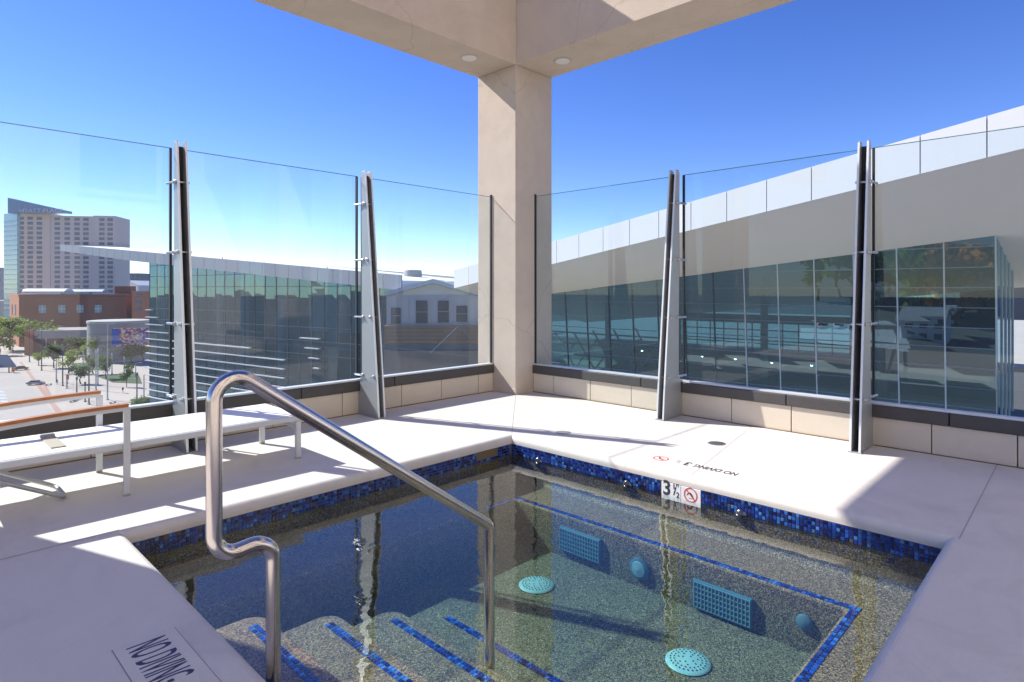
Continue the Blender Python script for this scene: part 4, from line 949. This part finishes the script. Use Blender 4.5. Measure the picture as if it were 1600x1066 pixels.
# ------------------------------------------------------------------ cars, lamp posts, people, signs
M_TYRE = mat('tyre', (.02, .02, .02), .8); M_CGL = mat('car_glass', (.03, .04, .05), .1)
def car(label, px, py, col, rz):
    p = gp(px, py, GZ+.08); t = thing('car', label, 'car', p, 'cars on the street', rz); cm = mat('car_paint_'+str(col), col, .3, spec=.7)
    def add(nm, b, m, par=None, **k):
        o = b.build(nm, m, None, **k); o.parent = par or t; return o
    side = [(-2.25, .35), (2.2, .35), (2.25, .75), (1.3, .92), (.75, 1.4), (-1.0, 1.45), (-1.75, .98), (-2.25, .9)]
    body = add('body', MB().prism([(x, -.88, z) for x, z in side], (0, 1.76, 0)), cm, bevel=.08)
    for s in (-1, 1):
        add('side_window', MB().prism([(x, s*.885, z) for x, z in ((-1.45, .98), (1.05, .96), (.65, 1.34), (-.95, 1.38))], (0, s*.012, 0)), M_CGL, body)
        for x in (-1.4, 1.4):
            w0_ = add('wheel', MB().lathe((x, s*.80, .34), (0, s, 0), [(.33, 0), (.34, .03), (.34, .12), (.2, .14)], 16), M_TYRE); add('rim', MB().lathe((x, s*.80, .34), (0, s, 0), [(.2, .13), (.18, .15), (0, .15)], 12), M_BOLT, w0_)
        add('headlight', MB().box(2.2, 2.262, s*.62-.16, s*.62+.16, .62, .74), M_SIGN, body); add('tail_light', MB().box(-2.262, -2.2, s*.62-.16, s*.62+.16, .7, .84), M_REDP, body)
    add('windscreen', MB().quad((1.32, -.72, .95), (1.32, .72, .95), (.80, .66, 1.40), (.80, -.66, 1.40)), M_CGL, body); add('rear_window', MB().quad((-1.78, .70, 1.02), (-1.78, -.70, 1.02), (-1.05, -.64, 1.455), (-1.05, .64, 1.455)), M_CGL, body)
    return t
rd = math.atan2(FW.y, FW.x)
car('silver car driving on the pale road', 55, 601, (.30, .32, .36), rd-1.15)
car('dark car on the road beside the orange sign', 33, 578, (.03, .035, .045), rd-1.0)
car('white car parked before the parking deck', 78, 555, (.62, .63, .65), rd-1.45)
car('grey car parked before the parking deck, right of the white one', 98, 553, (.28, .30, .33), rd-1.4)
for k, (px, py, cc, nm) in enumerate(((1285, 512, (.5, .05, .05), 'red'), (1310, 513, (.7, .7, .7), 'white'), (1335, 514, (.05, .08, .2), 'navy'), (1362, 515, (.35, .35, .36), 'grey'))):
    c_ = car('%s car in the car park mirrored in the hall glass' % nm, 55, 601, cc, 0.); q_ = mpt(px, py); c_.location = (q_.x, q_.y, GZ+.08); c_['group'] = 'cars mirrored in the hall'
car('dark parked car nearest the curved building', 112, 551, (.06, .07, .09), rd-1.4)
M_POLE = mat('dark_pole', (.07, .075, .08), .5); M_POLEL = mat('pale_pole', (.42, .44, .45), .5)
LP = [(46, 566, 64, 0), (65, 579, 70, 0), (20, 549, 50, 0), (98, 603, 60, 0), (88, 597, 36, 1), (139, 632, 72, 0), (150, 610, 58, 1), (168, 625, 118, 1), (153, 602, 52, 1), (214, 628, 40, 0), (225, 622, 36, 1), (72, 556, 24, 1), (86, 559, 22, 1), (130, 579, 34, 1), (175, 585, 28, 1), (194, 588, 26, 1), (212, 592, 24, 1), (120, 624, 30, 0), (133, 628, 26, 0), (104, 607, 22, 1)]
DESC = ['left of the broad green tree', 'right of the dark car', 'at the left edge tree', 'beside the yellow-green tree', 'short, left of the tall dark pole', 'in front of the low dark tree', 'left of the tallest pole', 'tallest, in front of the curved building', 'behind the tallest pole', 'at the glass wing foot', 'touching the glass wing corner', 'before the white parked car', 'before the grey parked car', 'at the lawn', 'under the mural', 'left of the slim dark tree', 'right of the slim dark tree', 'short, by the middle of the plaza', 'short, left of the dark pole on the plaza', 'short, under the yellow-green tree']
for k, (px, py, hp, kd) in enumerate(LP):
    p = gp(px, py, GZ+.03); h = hp/FPX*(p-O).dot(FW); m = M_POLEL if kd else M_POLE
    t = thing('lamp_post', '%s lamp post %s' % ('pale' if kd else 'dark', DESC[k]), 'lamp post', p, 'plaza lamp posts')
    MB().tube([p, p+Vector((0, 0, h*.5)), p+Vector((0, 0, h))], [.20, .16, .12], 8).build('pole', m, t, smooth=True)
    MB().lathe(p, (0, 0, 1), [(.34, 0), (.34, .25), (.2, .35)], 10).build('base', m, t)
    if k % 3 == 1:
        q = p+Vector((0, 0, h)); MB().tube([q, q+RT*1.4+Vector((0, 0, .25))], .07, 6).build('arm', m, t); MB().box(-.5, .5, -.16, .16, -.08, .08, M=Matrix.Translation(q+RT*1.6+Vector((0, 0, .25)))).build('lamp_head', m, t)
    else: MB().lathe(p+Vector((0, 0, h)), (0, 0, 1), [(.16, 0), (.24, .1), (.24, .9), (.1, 1.0)], 10).build('lamp_head', m, t)
for (px, py, hp, lb) in ((103, 505+14, 30, 0), (168, 520, 0, 0)): pass
def person(label, px, py, shirt, trousers, h=1.75, rz=0.):
    p = gp(px, py, GZ+.03); s = h/1.75; t = thing('person', label, 'person', p, None, rz)
    # one continuous skinned body, walking
    V = [(0, 0, .98), (0, 0, 1.2), (0, 0, 1.42), (0, .01, 1.52), (0, .02, 1.66), (.1, 0, .93), (.11, .12, .5), (.11, .02, .07), (.11, .16, .03), (-.1, 0, .93), (-.11, -.05, .5), (-.11, -.25, .1), (-.11, -.12, .03), (.2, 0, 1.4), (.25, -.08, 1.12), (.25, .06, .88), (-.2, 0, 1.4), (-.25, .10, 1.12), (-.24, .22, .90)]
    E_ = [(0, 1), (1, 2), (2, 3), (3, 4), (0, 5), (5, 6), (6, 7), (7, 8), (0, 9), (9, 10), (10, 11), (11, 12), (2, 13), (13, 14), (14, 15), (2, 16), (16, 17), (17, 18)]
    R_s = [.15, .15, .15, .06, .10, .09, .065, .045, .04, .09, .065, .045, .04, .06, .048, .035, .06, .048, .035]
    me = bpy.data.meshes.new('body'); me.from_pydata([(x*s, y*s, z*s) for x, y, z in V], E_, []); me.materials.append(trousers)
    o = bpy.data.objects.new('body', me); COL.objects.link(o); o.parent = t
    sk = o.modifiers.new('skin', 'SKIN'); o.modifiers.new('sub', 'SUBSURF').levels = 1; o.modifiers['sub'].render_levels = 1
    for k, v in enumerate(me.skin_vertices[0].data): v.radius = (R_s[k]*s, R_s[k]*s); v.use_root = (k == 0)
    c = MB().lathe((0, 0, .95*s), (0, 0, 1), [(.17*s, 0), (.17*s, .2*s), (.19*s, .42*s), (.10*s, .53*s)], 12).build('shirt', shirt, None, smooth=True); c.parent = t
    hd = MB().lathe((0, .02*s, 1.64*s), (0, 0, 1), [(.06*s, -.02), (.098*s, .05*s), (.095*s, .13*s), (.03*s, .18*s)], 12).build('hair', M_DARK, None, smooth=True); hd.parent = t
M_JEAN = mat('dark_clothes', (.03, .03, .045), .9)
person('person in dark clothes walking across the plaza near the glass wing', 192, 614, M_DARK, M_JEAN, rz=.6)
person('person in a red top standing on the plaza by the young trees', 105, 606, M_REDP, M_JEAN, rz=1.6)
person('person in dark clothes at the edge of the road', 89, 601, mat('blue_shirt', (.06, .09, .16), .9), M_JEAN, rz=2.6)
def post_sign(name, label, px, py, w_, h_, z0, m):
    p = gp(px, py, GZ+.05); t = thing(name, label, 'sign', p); MB().tube([p, p+Vector((0, 0, z0+h_))], .08, 8).build('post', M_POLE, t)
    q = p+Vector((0, 0, z0))-FW*.1; MB().prism([q-RT*w_/2, q+RT*w_/2, q+RT*w_/2+Vector((0, 0, h_)), q-RT*w_/2+Vector((0, 0, h_))], -FW*.12).build('board', m, t)
post_sign('road_sign', 'orange construction sign left of the dark car', 21, 583, 1.1, 1.6, .5, mat('sign_orange', (.6, .14, .03), .6))
post_sign('banner_sign', 'red banner sign on a short post in the plaza', 106, 600, .9, 1.6, 1.4, M_REDP)
for (px, py, lb) in ((103, 519, ''),): pass
for k, (px, py) in enumerate(((114, 628), (118, 626), (176, 630), (181, 634), (186, 638), (76, 602), (66, 600))):
    p = gp(px, py, GZ+.03); t = thing('plaza_bench', 'pale concrete bench on the plaza, %s' % ['left of a pair', 'right of a pair', 'first of a row of three', 'second of a row of three', 'third of a row of three', 'nearest the silver car', 'left beside the road'][k], 'bench', p, 'plaza benches')
    Mx = Matrix.Translation(p) @ Matrix.Rotation(.7, 4, 'Z'); MB().box(-1.1, 1.1, -.28, .28, .36, .48, M=Mx).build('seat', M_CONC, t)
    for s in (-.8, .8): MB().box(s-.1, s+.1, -.24, .24, 0, .36, M=Mx).build('leg', M_CONC, t)
# dark glazed canopy at the left edge of the street
cn = thing('street_canopy', 'dark glazed canopy roof at the left edge above the road', 'canopy', gp(5, 600)); cp = [at(-60, 556, 225), at(12, 556, 225), at(26, 574, 222), at(-60, 577, 222)]
MB().prism(cp, (0, 0, .4)).build('canopy_roof', mat('canopy_glass', (.06, .10, .15), .2, spec=.8), cn)
for (px, py) in ((14, 574), (-20, 576)):
    q = at(px, py, 222.5); MB().tube([(q.x, q.y, GZ), q], .2, 8).build('canopy_post', M_POLE, cn)
